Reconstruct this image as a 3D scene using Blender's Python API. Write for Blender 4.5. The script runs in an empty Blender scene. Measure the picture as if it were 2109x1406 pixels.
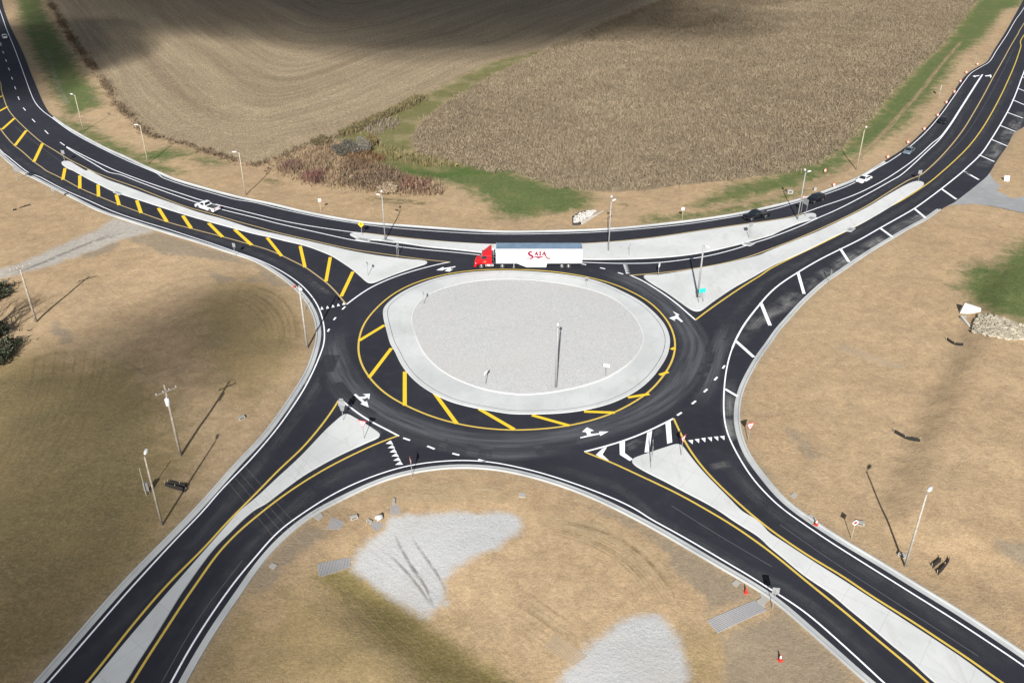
import bpy, math, random
import numpy as np
from mathutils import Vector, Matrix
from mathutils.geometry import tessellate_polygon
R = math.radians
rng = np.random.default_rng(7); random.seed(7)
scene = bpy.context.scene
# ------------------------------------------------------------------ camera
F, H, PITCH = 1845.0, 72.4, R(30.2)
SP, CP = math.sin(PITCH), math.cos(PITCH)
cd = bpy.data.cameras.new("camera"); cam = bpy.data.objects.new("camera", cd)
scene.collection.objects.link(cam); scene.camera = cam
cd.sensor_fit = 'HORIZONTAL'; cd.angle = 2*math.atan(1054.5/F)
cd.clip_start = .5; cd.clip_end = 8000
cam.location = (0, 0, H); cam.rotation_euler = (R(90)-PITCH, 0, 0)
# ------------------------------------------------------------------ sky, sun, exposure
SUN_EL, SUN_AZ = R(31.3), R(5.0)          # the light travels towards +Y, a little to +X
LDIR = Vector((math.sin(SUN_AZ)*math.cos(SUN_EL), math.cos(SUN_AZ)*math.cos(SUN_EL), -math.sin(SUN_EL)))
world = bpy.data.worlds.new("World"); scene.world = world; world.use_nodes = True
wn = world.node_tree.nodes; wl = world.node_tree.links
sky = wn.new('ShaderNodeTexSky'); sky.sky_type = 'NISHITA'; sky.sun_disc = False
sky.sun_elevation = SUN_EL; sky.sun_rotation = math.pi + SUN_AZ
sky.air_density = 1.0; sky.dust_density = 1.0
hs = wn.new('ShaderNodeHueSaturation'); hs.inputs['Saturation'].default_value = .6   # a sky half filled with white cloud
wl.new(sky.outputs[0], hs.inputs['Color']); wl.new(hs.outputs[0], wn['Background'].inputs[0]); wn['Background'].inputs[1].default_value = .05
sl = bpy.data.lights.new("sun", 'SUN'); sl.energy = 5.0; sl.angle = R(.53); sl.color = (1, .975, .94)
so = bpy.data.objects.new("sun", sl); scene.collection.objects.link(so)
so.rotation_euler = LDIR.to_track_quat('-Z', 'Y').to_euler(); so.location = (0, -100, 150)
scene.view_settings.view_transform = 'Standard'; scene.view_settings.look = 'None'
scene.view_settings.exposure = .86; scene.view_settings.gamma = 1
scene.view_settings.use_curve_mapping = False
scene.cycles.max_bounces = 4; scene.cycles.transparent_max_bounces = 12
scene.cycles.use_adaptive_sampling = True

# ------------------------------------------------------------------ geometry helpers
def ray(px, py):
    u = (px-1054.5)/F; v = (703-py)/F
    return (u, CP+v*SP, -SP+v*CP)
def at(px, py, z=0.):
    d = ray(px, py); t = (z-H)/d[2]
    return (d[0]*t, d[1]*t)
OX = [0, 520, 1050, 1580]; OY = [0, 350, 700, 1046]
def T(c, r, *p): return [(OX[c]+x/3.9056, OY[r]+y/3.9056) for x, y in p]
def g(pts): return np.array([at(*p) for p in pts])
def resample(P, step, closed=False):
    P = np.asarray(P, float)
    if closed: P = np.vstack([P, P[:1]])
    n = len(P)
    if closed: E = np.vstack([P[-2], P, P[1]])
    else: E = np.vstack([2*P[0]-P[1], P, 2*P[-1]-P[-2]])
    out = []
    for i in range(n-1):
        p0, p1, p2, p3 = E[i:i+4]
        k = max(1, int(math.ceil(np.hypot(*(p2-p1))/step)))
        for j in range(k):
            t = j/k
            # centripetal-ish: use uniform catmull with tension
            out.append(.5*((2*p1)+(-p0+p2)*t+(2*p0-5*p1+4*p2-p3)*t*t+(-p0+3*p1-3*p2+p3)*t**3))
    if not closed: out.append(P[-1])
    P = np.array(out)
    Q = np.vstack([P, P[:1]]) if closed else P
    s = np.r_[0, np.cumsum(np.hypot(*np.diff(Q, axis=0).T))]
    m = max(2, int(round(s[-1]/step)))
    t = np.linspace(0, s[-1], m+1)
    W = np.c_[np.interp(t, s, Q[:, 0]), np.interp(t, s, Q[:, 1])]
    return W[:-1] if closed else W
def smooth(P, it, closed=False):
    P = P.copy()
    for _ in range(it):
        if closed: P = (np.roll(P, 1, 0)+2*P+np.roll(P, -1, 0))/4
        else: P[1:-1] = (P[:-2]+2*P[1:-1]+P[2:])/4
    return P
def curve(px, step=1., it=8, closed=False): return smooth(resample(g(px), step, closed), it, closed)
def normals(P, closed=False):
    if closed: d = np.roll(P, -1, 0)-np.roll(P, 1, 0)
    else: d = np.gradient(P, axis=0)
    d /= np.maximum(np.hypot(d[:, 0], d[:, 1])[:, None], 1e-9)
    return np.c_[-d[:, 1], d[:, 0]]            # left of travel
def inpoly(Q, P):
    x, y = Q[:, 0], Q[:, 1]; c = np.zeros(len(Q), bool); n = len(P)
    for i in range(n):
        x1, y1 = P[i]; x2, y2 = P[(i+1) % n]
        if y1 == y2: continue
        m = (y1 > y) != (y2 > y)
        c ^= m & (x < (x2-x1)*(y-y1)/(y2-y1)+x1)
    return c
def dseg(Q, P, closed=True):
    d = np.full(len(Q), 1e9); n = len(P)
    for i in range(n if closed else n-1):
        a = P[i]; b = P[(i+1) % n]; e = b-a; L = max((e**2).sum(), 1e-9)
        w0 = Q[:, 0]-a[0]; w1 = Q[:, 1]-a[1]
        t = np.clip((w0*e[0]+w1*e[1])/L, 0, 1)
        d = np.minimum(d, (w0-t*e[0])**2+(w1-t*e[1])**2)
    return np.sqrt(d)
def sdpoly(Q, P):
    P = np.asarray(P); return np.where(inpoly(Q, P), 1, -1)*dseg(Q, P)
def sstep(a, b, x):
    t = np.clip((x-a)/(b-a), 0, 1); return t*t*(3-2*t)

class MB:
    def __init__(s): s.v = []; s.f = []
    def add(s, v, f):
        b = len(s.v); s.v += [tuple(p) for p in v]; s.f += [tuple(b+i for i in q) for q in f]; return s
    def box(s, x0, x1, y0, y1, z0, z1, M=None):
        v = [Vector((x, y, z)) for z in (z0, z1) for y in (y0, y1) for x in (x0, x1)]
        if M: v = [M @ p for p in v]
        return s.add(v, [(0, 2, 3, 1), (4, 5, 7, 6), (0, 1, 5, 4), (2, 6, 7, 3), (0, 4, 6, 2), (1, 3, 7, 5)])
    def tube(s, pts, radii, n=8, cap=True):
        pts = [Vector(p) for p in pts]
        if not hasattr(radii, '__len__'): radii = [radii]*len(pts)
        V = []; Fc = []
        for i, p in enumerate(pts):
            d = (pts[min(i+1, len(pts)-1)]-pts[max(i-1, 0)]).normalized()
            a = d.orthogonal().normalized() if abs(d.z) > .95 else d.cross(Vector((0, 0, 1))).normalized()
            b = d.cross(a)
            for k in range(n):
                t = 2*math.pi*k/n; V.append(p+(a*math.cos(t)+b*math.sin(t))*radii[i])
        for i in range(len(pts)-1):
            for k in range(n):
                Fc.append((i*n+k, i*n+(k+1) % n, (i+1)*n+(k+1) % n, (i+1)*n+k))
        if cap:
            Fc.append(tuple(range(n-1, -1, -1))); Fc.append(tuple((len(pts)-1)*n+k for k in range(n)))
        return s.add(V, Fc)
    def lathe(s, prof, n=16, M=None):          # prof = [(r, z)...] about Z
        V = [Vector((r*math.cos(2*math.pi*k/n), r*math.sin(2*math.pi*k/n), z)) for r, z in prof for k in range(n)]
        if M: V = [M @ p for p in V]
        Fc = [(i*n+k, i*n+(k+1) % n, (i+1)*n+(k+1) % n, (i+1)*n+k) for i in range(len(prof)-1) for k in range(n)]
        Fc.append(tuple(range(n-1, -1, -1))); Fc.append(tuple((len(prof)-1)*n+k for k in range(n)))
        return s.add(V, Fc)
    def loft(s, rings):                        # rings: equal-length closed loops
        n = len(rings[0]); V = [p for r in rings for p in r]
        Fc = [(i*n+k, i*n+(k+1) % n, (i+1)*n+(k+1) % n, (i+1)*n+k) for i in range(len(rings)-1) for k in range(n)]
        Fc.append(tuple(range(n-1, -1, -1))); Fc.append(tuple((len(rings)-1)*n+k for k in range(n)))
        return s.add(V, Fc)
    def sheet(s, P, z):                        # flat polygon
        P3 = [Vector((p[0], p[1], 0)) for p in P]
        tr = tessellate_polygon([P3])
        out = []
        for a, b, c in tr:
            n = (P3[b]-P3[a]).cross(P3[c]-P3[a]).z
            out.append((a, b, c) if n > 0 else (a, c, b))
        return s.add([(p[0], p[1], z) for p in P], out)
    def prism(s, P, z0, z1):
        n = len(P); b = len(s.v)
        s.sheet(P, z1)
        area = sum(P[i][0]*P[(i+1) % n][1]-P[(i+1) % n][0]*P[i][1] for i in range(n))
        s.v += [(p[0], p[1], z0) for p in P]
        for i in range(n):
            j = (i+1) % n
            s.f.append((b+n+i, b+n+j, b+j, b+i) if area > 0 else (b+n+j, b+n+i, b+i, b+j))
        return s
    def strip(s, P, w, z, closed=False):
        N = normals(P, closed)
        w = np.broadcast_to(w, (len(P),))[:, None]
        A = P+N*w/2; B = P-N*w/2; n = len(P)
        V = [(a[0], a[1], z) for a in A]+[(b[0], b[1], z) for b in B]
        Fc = [(i, n+i, n+(i+1) % n, (i+1) % n) for i in range(n if closed else n-1)]
        return s.add(V, Fc)
    def build(s, name, mat, parent=None, smooth=False):
        me = bpy.data.meshes.new(name); me.from_pydata(s.v, [], s.f); me.update()
        if smooth:
            for p in me.polygons: p.use_smooth = True
        me.materials.append(mat)
        o = bpy.data.objects.new(name, me); scene.collection.objects.link(o)
        if parent: o.parent = parent
        return o
def tag(o, label=None, cat=None, group=None, kind=None):
    for k, v in (('label', label), ('category', cat), ('group', group), ('kind', kind)):
        if v: o[k] = v
    return o
def thing(name, label, cat, loc, rz=0, group=None):
    o = bpy.data.objects.new(name, None); scene.collection.objects.link(o)
    o.empty_display_size = .3; o.location = loc; o.rotation_euler = (0, 0, rz)
    return tag(o, label, cat, group)

# ------------------------------------------------------------------ materials
class NT:
    def __init__(s, name):
        s.m = bpy.data.materials.new(name); s.m.use_nodes = True
        s.n = s.m.node_tree.nodes; s.l = s.m.node_tree.links; s.b = s.n['Principled BSDF']
        s.b.inputs['Specular IOR Level'].default_value = .25
    def set(s, k, v):
        i = s.b.inputs[k]
        if hasattr(v, 'is_output'): s.l.new(v, i)
        elif k == 'Base Color': i.default_value = (*v, 1)
        else: i.default_value = v
        return s
    def _in(s, sock, v):
        if hasattr(v, 'is_output'): s.l.new(v, sock)
        elif hasattr(v, '__len__') and len(sock.default_value) == 4 and len(v) == 3: sock.default_value = (*v, 1)
        else: sock.default_value = v
    def math(s, op, a, b=0., c=0.):
        n = s.n.new('ShaderNodeMath'); n.operation = op
        for i, v in enumerate((a, b, c)): s._in(n.inputs[i], v)
        return n.outputs[0]
    def pos(s):
        return s.n.new('ShaderNodeNewGeometry').outputs['Position']
    def obj(s): return s.n.new('ShaderNodeTexCoord').outputs['Object']
    def noise(s, vec, scale, detail=3, rough=.55, dist=0.):
        n = s.n.new('ShaderNodeTexNoise'); s.l.new(vec, n.inputs['Vector'])
        n.inputs['Scale'].default_value = scale; n.inputs['Detail'].default_value = detail
        n.inputs['Roughness'].default_value = rough; n.inputs['Distortion'].default_value = dist
        return n.outputs['Fac']
    def voro(s, vec, scale, out='Distance', feat='F1'):
        n = s.n.new('ShaderNodeTexVoronoi'); n.feature = feat; s.l.new(vec, n.inputs['Vector']); n.inputs['Scale'].default_value = scale
        return n.outputs[out]
    def scalevec(s, vec, sc, rot=0.):
        n = s.n.new('ShaderNodeMapping'); s.l.new(vec, n.inputs[0]); n.inputs['Scale'].default_value = sc
        n.inputs['Rotation'].default_value = (0, 0, rot); return n.outputs[0]
    def mix(s, f, a, b, mode='MIX'):
        n = s.n.new('ShaderNodeMix'); n.data_type = 'RGBA'; n.blend_type = mode
        s._in(n.inputs[0], f); s._in(n.inputs[6], a); s._in(n.inputs[7], b); return n.outputs[2]
    def ramp(s, f, a, b, lo=0., hi=1.):
        n = s.n.new('ShaderNodeMapRange'); n.interpolation_type = 'SMOOTHSTEP'
        s._in(n.inputs[0], f); n.inputs[1].default_value = a; n.inputs[2].default_value = b
        n.inputs[3].default_value = lo; n.inputs[4].default_value = hi; return n.outputs[0]
    def attr(s, name):
        n = s.n.new('ShaderNodeAttribute'); n.attribute_name = name; return n.outputs['Fac']
    def bump(s, h, strength, dist):
        n = s.n.new('ShaderNodeBump'); s.l.new(h, n.inputs['Height']); n.inputs['Strength'].default_value = strength
        n.inputs['Distance'].default_value = dist; s.l.new(n.outputs[0], s.b.inputs['Normal'])
    def comb(s, x, y, z):
        n = s.n.new('ShaderNodeCombineXYZ')
        for i, v in enumerate((x, y, z)): s._in(n.inputs[i], v)
        return n.outputs[0]
    def sep(s, v):
        n = s.n.new('ShaderNodeSeparateXYZ'); s.l.new(v, n.inputs[0]); return n.outputs
def plain(name, col, rough=.6, metal=0., spec=.3, var=.12, sc=3., coat=0.):
    t = NT(name); v = t.obj()
    f = t.noise(v, sc, 4)
    k = t.ramp(f, .3, .7, 1-var, 1+var)
    c = t.mix(1., col, t.comb(k, k, k), 'MULTIPLY')
    t.set('Base Color', c).set('Roughness', rough).set('Metallic', metal).set('Specular IOR Level', spec)
    if coat: t.set('Coat Weight', coat).set('Coat Roughness', .05)
    return t.m

def asphalt_mat(name, base, dusty):
    t = NT(name); p = t.pos()
    n1 = t.noise(p, .06, 4); n2 = t.noise(p, .5, 4, .6); n3 = t.noise(p, 9., 3, .7)
    c = t.mix(t.ramp(n1, .35, .7), base, tuple(b*1.35 for b in base))
    c = t.mix(t.ramp(n2, .45, .8, 0, .35), c, dusty)
    c = t.mix(t.ramp(n3, .3, .75, 0, .45), c, tuple(b*1.9 for b in base))
    t.set('Base Color', c).set('Roughness', .85).set('Specular IOR Level', .22)
    t.bump(n3, .25, .01); return t.m
M = {}
M['asphalt'] = asphalt_mat('asphalt', (.0138, .0143, .0195), (.045, .046, .049))
def film(name, col, amount, lo, hi, sc, stretch=None):
    # a thin film of dust or rubber lying on the asphalt, ragged at its sides (UV.y runs across it)
    t = NT(name); p = t.pos()
    uv = t.n.new('ShaderNodeUVMap').outputs[0]; x, y, z = t.sep(uv)
    edge = t.ramp(t.math('ABSOLUTE', t.math('SUBTRACT', y, .5)), .5, .12)
    n = t.noise(p, sc, 5, .65, .4)
    n2 = t.noise(t.comb(t.math('MULTIPLY', x, .05), t.math('MULTIPLY', y, 5.), 0.), 2., 3)
    a = t.math('MULTIPLY', t.math('MULTIPLY', edge, t.ramp(n, lo, hi)), t.ramp(n2, .25, .7, .25, 1.))
    end = t.attr('fade')
    a = t.math('MULTIPLY', t.math('MULTIPLY', a, amount), end)
    t.set('Base Color', col).set('Roughness', .9).set('Alpha', a).set('Specular IOR Level', .1)
    return t.m
M['track'] = film('tyre_polish', (.075, .077, .083), .6, .2, .65, .35)
M['ringtrack'] = film('tyre_polish_ring', (.098, .103, .114), .75, -.4, .5, .3)
M['dust'] = film('dust_film', (.22, .22, .215), .8, .36, .66, .2)
def paint_mat(name, col, wear):
    t = NT(name); p = t.pos()
    n = t.noise(p, 1.2, 5, .7); n2 = t.noise(p, 12, 3)
    f = t.math('ADD', t.math('MULTIPLY', n, .6), t.math('MULTIPLY', n2, .4))
    c = t.mix(t.ramp(f, .5, .72, 0, wear), col, (.10, .095, .09))
    t.set('Base Color', c).set('Roughness', .7); return t.m
M['white_line'] = paint_mat('white_road_paint', (.74, .75, .78), .5)
M['yellow_line'] = paint_mat('yellow_road_paint', (.52, .37, .07), .45)
M['pale_yellow_line'] = paint_mat('faded_yellow_road_paint', (.40, .30, .14), .5)
M['yellow_bar'] = paint_mat('yellow_bar_paint', (.66, .44, .025), .3)
def concrete_mat(name, base, dark, joints=0.):
    t = NT(name); p = t.pos()
    n1 = t.noise(p, .12, 4); n2 = t.noise(p, 1.1, 5, .65, .5); n3 = t.noise(p, 14, 2)
    c = t.mix(t.ramp(n1, .35, .7), base, dark)
    c = t.mix(t.ramp(n2, .5, .85, 0, .35), c, tuple(d*.78 for d in dark))
    c = t.mix(t.ramp(n3, .3, .8, 0, .22), c, tuple(d*.7 for d in dark))
    if joints:
        st = t.noise(t.scalevec(p, (.5, .12, 1.), .9), 1., 5, .7, .8)
        c = t.mix(t.ramp(st, .52, .75, 0, joints*.5), c, (.30, .285, .25))
        x, y, z = t.sep(t.scalevec(p, (1, 1, 1), .65))
        for u in (x, y):
            fr = t.math('ABSOLUTE', t.math('SUBTRACT', t.math('FRACT', t.math('MULTIPLY', u, .22)), .5))
            c = t.mix(t.ramp(fr, .492, .497, 0, joints*.45), c, (.2, .2, .19))
    t.set('Base Color', c).set('Roughness', .85); t.bump(n3, .2, .01); return t.m
M['concrete'] = concrete_mat('island_concrete', (.505, .513, .505), (.435, .445, .44), .8)
M['kerb'] = concrete_mat('kerb_concrete', (.42, .43, .42), (.31, .32, .325))
M['apron'] = concrete_mat('apron_concrete', (.485, .495, .49), (.39, .405, .40), .6)
M['new_concrete'] = concrete_mat('new_concrete', (.47, .46, .43), (.40, .385, .355))
def gravel_mat(name, a, b, d, sc):
    t = NT(name); p = t.pos()
    v = t.voro(p, sc, 'Color'); r = t.sep(v)[0]; n = t.noise(p, .08, 4); dd = t.voro(p, sc)
    n2 = t.noise(p, 2.2, 5, .7)
    c = t.mix(t.ramp(r, .1, .9), a, b)
    c = t.mix(t.ramp(n, .42, .68, 0, .55), c, d)
    c = t.mix(t.ramp(n2, .45, .8, 0, .3), c, tuple(k*.6 for k in b))
    t.set('Base Color', c).set('Roughness', .95); t.bump(dd, .6, .04); return t.m
M['gravel'] = gravel_mat('island_gravel', (.435, .435, .43), (.35, .35, .35), (.405, .39, .365), 7.)
M['drive'] = asphalt_mat('driveway_slab', (.185, .188, .19), (.40, .40, .39))

# ------------------------------------------------------------------ traced outlines (photo pixels -> ground metres)
north_edge = [(-60, -160), (-10, -60)]+T(0, 0, (20, 30), (50, 130), (90, 230), (150, 350), (200, 460), (245, 580), (290, 690), (335, 800), (390, 900), (440, 945), (520, 1005), (620, 1065), (760, 1142), (900, 1213), (1000, 1255), (1200, 1350), (1310, 1395)) \
    + T(0, 1, (1400, 70), (1600, 130), (1800, 185), (2000, 235)) + T(1, 1, (0, 238), (200, 280), (400, 330), (600, 370), (800, 405), (1000, 430), (1200, 443), (1500, 465), (1800, 485)) \
    + T(2, 1, (0, 495), (300, 490), (600, 482), (900, 465), (1200, 435), (1500, 400), (1800, 355)) + T(3, 1, (0, 298), (200, 250), (400, 190), (600, 115), (750, 50)) \
    + T(3, 0, (960, 1285), (1120, 1180), (1250, 1060), (1370, 930), (1480, 770), (1560, 650), (1620, 585), (1700, 535), (1770, 495), (1830, 395), (1910, 270), (1990, 130), (2050, 20)) + [(2145, -70), (2200, -160)]
east_edge_n = [(2300, -160), (2260, 60), (2190, 180)]+T(3, 0, (2066, 1020), (1995, 1050), (1940, 1160), (1850, 1290), (1780, 1406)) + T(3, 1, (1700, 110), (1600, 190), (1500, 265))
east_edge = T(3, 1, (1500, 265), (1400, 315), (1300, 390), (1150, 470), (1000, 560), (850, 650), (700, 750), (600, 820), (480, 900), (380, 990), (280, 1085), (180, 1200), (80, 1310)) \
    + T(2, 2, (2109, 20), (2040, 100), (1970, 220), (1910, 330), (1870, 430), (1850, 530), (1845, 640), (1860, 740), (1890, 840), (1930, 930), (2000, 1030), (2109, 1155)) \
    + T(3, 2, (60, 1200), (150, 1290), (250, 1370)) + T(3, 3, (330, 72), (450, 150), (540, 210), (700, 310), (900, 420), (1100, 550), (1300, 670), (1500, 790), (1700, 920), (1900, 1050), (2066, 1165)) + [(2260, 1450), (2420, 1560)]
south_edge = [(1960, 1560), (1870, 1475)]+T(3, 3, (790, 1406), (700, 1320), (500, 1140), (300, 960), (150, 830)) \
    + T(2, 3, (2109, 725), (2010, 668), (1800, 545), (1550, 400), (1300, 250), (1050, 110)) + T(2, 2, (940, 1406), (870, 1370), (750, 1310), (600, 1245), (400, 1170), (200, 1110), (0, 1060)) \
    + T(1, 2, (1900, 1035), (1700, 1025), (1500, 1035), (1300, 1065), (1100, 1115), (900, 1195), (750, 1275)) + T(1, 3, (540, 20), (480, 60), (400, 120), (280, 220), (170, 330), (80, 440), (0, 550)) \
    + T(0, 3, (1950, 680), (1800, 890), (1650, 1130), (1500, 1400)) + [(340, 1490), (310, 1560)]
west_edge = [(-60, 1560), (0, 1486)]+T(0, 3, (275, 1406), (450, 1210), (650, 980), (850, 750), (1050, 530), (1250, 330), (1400, 180)) \
    + T(0, 2, (1540, 1390), (1650, 1270), (1800, 1100), (1950, 930)) + T(1, 2, (0, 860), (100, 740), (200, 610), (300, 460), (380, 340), (440, 230), (480, 120), (510, 0)) \
    + T(1, 1, (520, 1320), (505, 1240), (480, 1150), (430, 1060), (370, 985), (300, 920), (200, 845), (120, 795), (0, 725)) \
    + T(0, 1, (1850, 670), (1600, 588), (1350, 513), (1200, 466), (1000, 402), (800, 335), (650, 262), (400, 135), (200, 35)) + T(0, 0, (190, 1406), (100, 1335), (0, 1245)) + [(-60, 255), (-140, 120), (-200, -160)]
nE, eN, eE, sE, wE = (curve(c, 1.2, 6) for c in (north_edge, east_edge_n, east_edge, south_edge, west_edge))
roadpoly = np.vstack([nE, eN[:-1], eE, sE, wE])

yel_ring = T(1, 1, (850, 1406), (855, 1370), (870, 1300), (900, 1230), (960, 1150), (1050, 1060), (1150, 985), (1300, 910), (1500, 850), (1700, 815), (1900, 800))+T(2, 1, (0, 800), (200, 805), (400, 823), (600, 855), (800, 905), (950, 965), (1100, 1045), (1200, 1130), (1280, 1230), (1315, 1310))+T(2, 2, (1330, 0), (1330, 80), (1310, 160), (1270, 240), (1210, 320), (1130, 410), (1000, 500), (850, 580), (700, 635), (500, 685), (300, 712), (100, 725))+T(1, 2, (2109, 725), (1900, 715), (1700, 685), (1500, 635), (1350, 580), (1200, 510), (1080, 440), (980, 350), (910, 260), (870, 180), (850, 90))
apron_px = T(1, 1, (1110, 1406), (1080, 1300), (1055, 1200), (1048, 1140), (1060, 1100), (1120, 1040), (1200, 985), (1300, 935), (1450, 880), (1600, 845), (1800, 820), (2000, 812))+T(2, 1, (0, 812), (200, 820), (400, 838), (600, 868), (750, 910), (900, 975), (1050, 1055), (1150, 1135), (1230, 1220), (1270, 1290), (1290, 1360))+T(2, 2, (1290, 0), (1285, 60), (1260, 140), (1210, 220), (1150, 300), (1050, 390), (950, 450), (800, 515), (600, 565), (400, 590), (200, 597), (0, 595))+T(1, 2, (1950, 575), (1800, 550), (1600, 500), (1450, 430), (1330, 350), (1240, 260), (1180, 170), (1140, 80))
grav_px = T(1, 1, (1340, 1406), (1300, 1300), (1280, 1210), (1290, 1150), (1320, 1090), (1380, 1030), (1450, 990), (1550, 955), (1700, 915), (1900, 890))+T(2, 1, (0, 885), (150, 890), (350, 910), (550, 945), (700, 985), (850, 1050), (950, 1130), (1020, 1210), (1060, 1300), (1080, 1380))+T(2, 2, (1075, 0), (1060, 60), (1020, 130), (950, 200), (830, 280), (700, 340), (500, 395), (300, 430), (100, 445))+T(1, 2, (2109, 440), (1900, 410), (1700, 345), (1550, 270), (1450, 190), (1380, 110))
isl_nw = T(0, 0, (495, 1310), (510, 1298), (560, 1300), (620, 1335), (700, 1380)) + T(0, 1, (710, 0), (850, 75), (1000, 130), (1200, 205), (1400, 275), (1600, 345), (1800, 400)) + T(1, 1, (0, 475), (200, 520), (400, 565), (600, 610), (800, 655), (1000, 690), (1200, 715), (1390, 733), (1412, 745), (1400, 757), (1340, 775), (1250, 805), (1150, 840), (1050, 880), (980, 908), (945, 914), (915, 900), (870, 860), (800, 800), (720, 745), (640, 695), (560, 660), (420, 610), (250, 570), (130, 540), (0, 512)) \
    + T(0, 1, (1800, 450), (1600, 395), (1400, 335), (1200, 270), (1000, 205), (900, 170), (800, 120), (700, 70), (575, 0)) + T(0, 0, (560, 1365), (505, 1330))
isl_n = T(1, 1, (778, 520), (800, 508), (880, 510), (1000, 525), (1200, 550), (1500, 577), (1800, 596)) + T(2, 1, (0, 603), (300, 606), (580, 598), (800, 585), (1000, 568), (1200, 545), (1500, 500), (1800, 455), (2109, 412)) + T(3, 1, (200, 385), (250, 372), (330, 352), (380, 350), (397, 368), (380, 390), (350, 405), (260, 430), (100, 495)) \
    + T(2, 1, (2109, 525), (1900, 585), (1800, 612), (1600, 658), (1400, 690), (1200, 708), (1000, 718), (800, 722), (580, 722), (300, 718), (0, 702)) + T(1, 1, (1860, 670), (1800, 662), (1600, 640), (1400, 620), (1200, 590), (1000, 568), (930, 565), (860, 558), (800, 535))
isl_ne = T(2, 1, (1070, 855), (1080, 848), (1200, 845), (1400, 815), (1600, 780), (1800, 740), (2000, 690)) + T(3, 1, (0, 660), (200, 580), (400, 500), (600, 405), (800, 305), (950, 215), (1100, 130), (1180, 97), (1230, 93), (1262, 108), (1240, 138), (1100, 228), (900, 353), (700, 463), (500, 557), (300, 657), (100, 745)) \
    + T(2, 1, (2109, 775), (1950, 865), (1800, 950), (1650, 1050), (1560, 1118), (1525, 1138), (1490, 1139), (1440, 1115), (1350, 1050), (1250, 980), (1150, 920), (1085, 875))
isl_sw = T(1, 2, (725, 605), (745, 592), (770, 595), (810, 620), (900, 670), (1000, 735), (1036, 762), (1035, 778), (1000, 795), (950, 815), (850, 860), (700, 930), (550, 1010), (400, 1100), (250, 1210), (100, 1325)) \
    + T(0, 3, (2070, 0), (1960, 90), (1860, 190), (1730, 320), (1600, 490), (1530, 590), (1460, 690), (1380, 820), (1250, 1030), (1100, 1260), (1010, 1406)) + [(170, 1540), (90, 1530)] + T(0, 3, (740, 1406), (900, 1210), (1050, 1030), (1200, 855), (1350, 680), (1500, 510), (1650, 340), (1800, 170), (1925, 30)) \
    + T(1, 2, (0, 1295), (100, 1205), (200, 1110), (300, 1020), (400, 925), (500, 820), (600, 715))
isl_se = T(2, 2, (974, 972), (985, 955), (1100, 915), (1250, 865), (1350, 833), (1378, 838), (1410, 880), (1470, 960), (1550, 1055), (1650, 1160), (1750, 1260), (1880, 1390)) + T(2, 3, (1950, 70), (2050, 155)) + T(3, 3, (0, 190), (100, 255), (200, 320), (400, 450), (600, 575), (800, 705), (1000, 835), (1200, 965), (1400, 1095), (1600, 1230), (1830, 1400)) + [(2210, 1520), (2090, 1530)] \
    + T(3, 3, (1350, 1406), (1160, 1230), (1000, 1100), (800, 930), (640, 800), (500, 680), (300, 545), (100, 380), (0, 300)) + T(2, 3, (2000, 230), (1800, 105)) + T(2, 2, (1730, 1406), (1600, 1325), (1400, 1220), (1250, 1140), (1100, 1065), (1020, 1020), (985, 995))

# ------------------------------------------------------------------ terrain height
toeS = np.array([at(640, 1150, -1.), at(740, 1205, -1.7), at(880, 1285, -1.9), at(1060, 1420, -1.9), at(1200, 1530, -1.9)])          # V of the basin in the south wedge
toeE = g([(2075, 480), (2010, 590), (1960, 690), (1900, 830), (1850, 920), (1790, 1060), (1765, 1120)])          # foot of the bank in the east wedge
roadlow = resample(roadpoly, 4., True)
def sideline(Q, P):
    # signed distance to an open polyline (+ on the right of travel) and its arc position 0..1
    best = np.full(len(Q), 1e9); sg = np.zeros(len(Q)); arc = np.zeros(len(Q))
    L = np.r_[0, np.cumsum(np.hypot(*np.diff(P, axis=0).T))]
    for i in range(len(P)-1):
        a, e = P[i], P[i+1]-P[i]; l2 = (e**2).sum()
        w = Q-a; t = np.clip((w@e)/l2, 0, 1); d = w-t[:, None]*e; dd = (d**2).sum(1)
        m = dd < best
        cr = e[0]*w[:, 1]-e[1]*w[:, 0]
        sg = np.where(m, -np.sign(cr), sg); arc = np.where(m, L[i]+t*math.sqrt(l2), arc); best = np.minimum(best, dd)
    return np.sqrt(best)*sg, arc, L[-1]
def vnoise(x, y, seed=0):
    r = np.random.default_rng(seed); out = 0
    for k, (wl_, a) in enumerate(((38, .5), (17, .28), (8, .14), (4, .06))):
        for _ in range(3):
            th = r.uniform(0, 6.28); ph = r.uniform(0, 6.28)
            out = out+a/1.7*np.sin((x*math.cos(th)+y*math.sin(th))*6.28/wl_*r.uniform(.8, 1.25)+ph)
    return out
def height(Q, dr=None):
    Q = np.atleast_2d(np.asarray(Q, float))
    if dr is None: dr = np.where(inpoly(Q, roadlow), 0, dseg(Q, roadlow))
    m = sstep(1.2, 9, dr)
    h = .32*vnoise(Q[:, 0], Q[:, 1], 3)*m
    s, a, L = sideline(Q, toeS); s = -s        # + = up the page
    D = 1.9*sstep(0, 12, a)
    prof = np.where(s < 0, np.clip(1+s/7., 0, 1), np.clip(1-s/21, 0, 1))
    prof = prof*prof*(3-2*prof)*.35+prof*.65
    h = h-D*prof*sstep(1, 9, dr)
    s, a, L = sideline(Q, toeE); s = -s
    env = sstep(8, 34, a)*sstep(L, L-10, a)
    pe = np.where(s < 0, 0, np.where(s < 5.5, sstep(0, 5.5, s), 1-sstep(5.5, 30, s)))
    h = h+1.3*pe*env*sstep(1, 9, dr)
    return h-.06
def GZ(px, py):
    z = 0.
    for _ in range(6):
        p = at(px, py, z); z = float(height([p])[0])
    return Vector((p[0], p[1], z))

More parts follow.
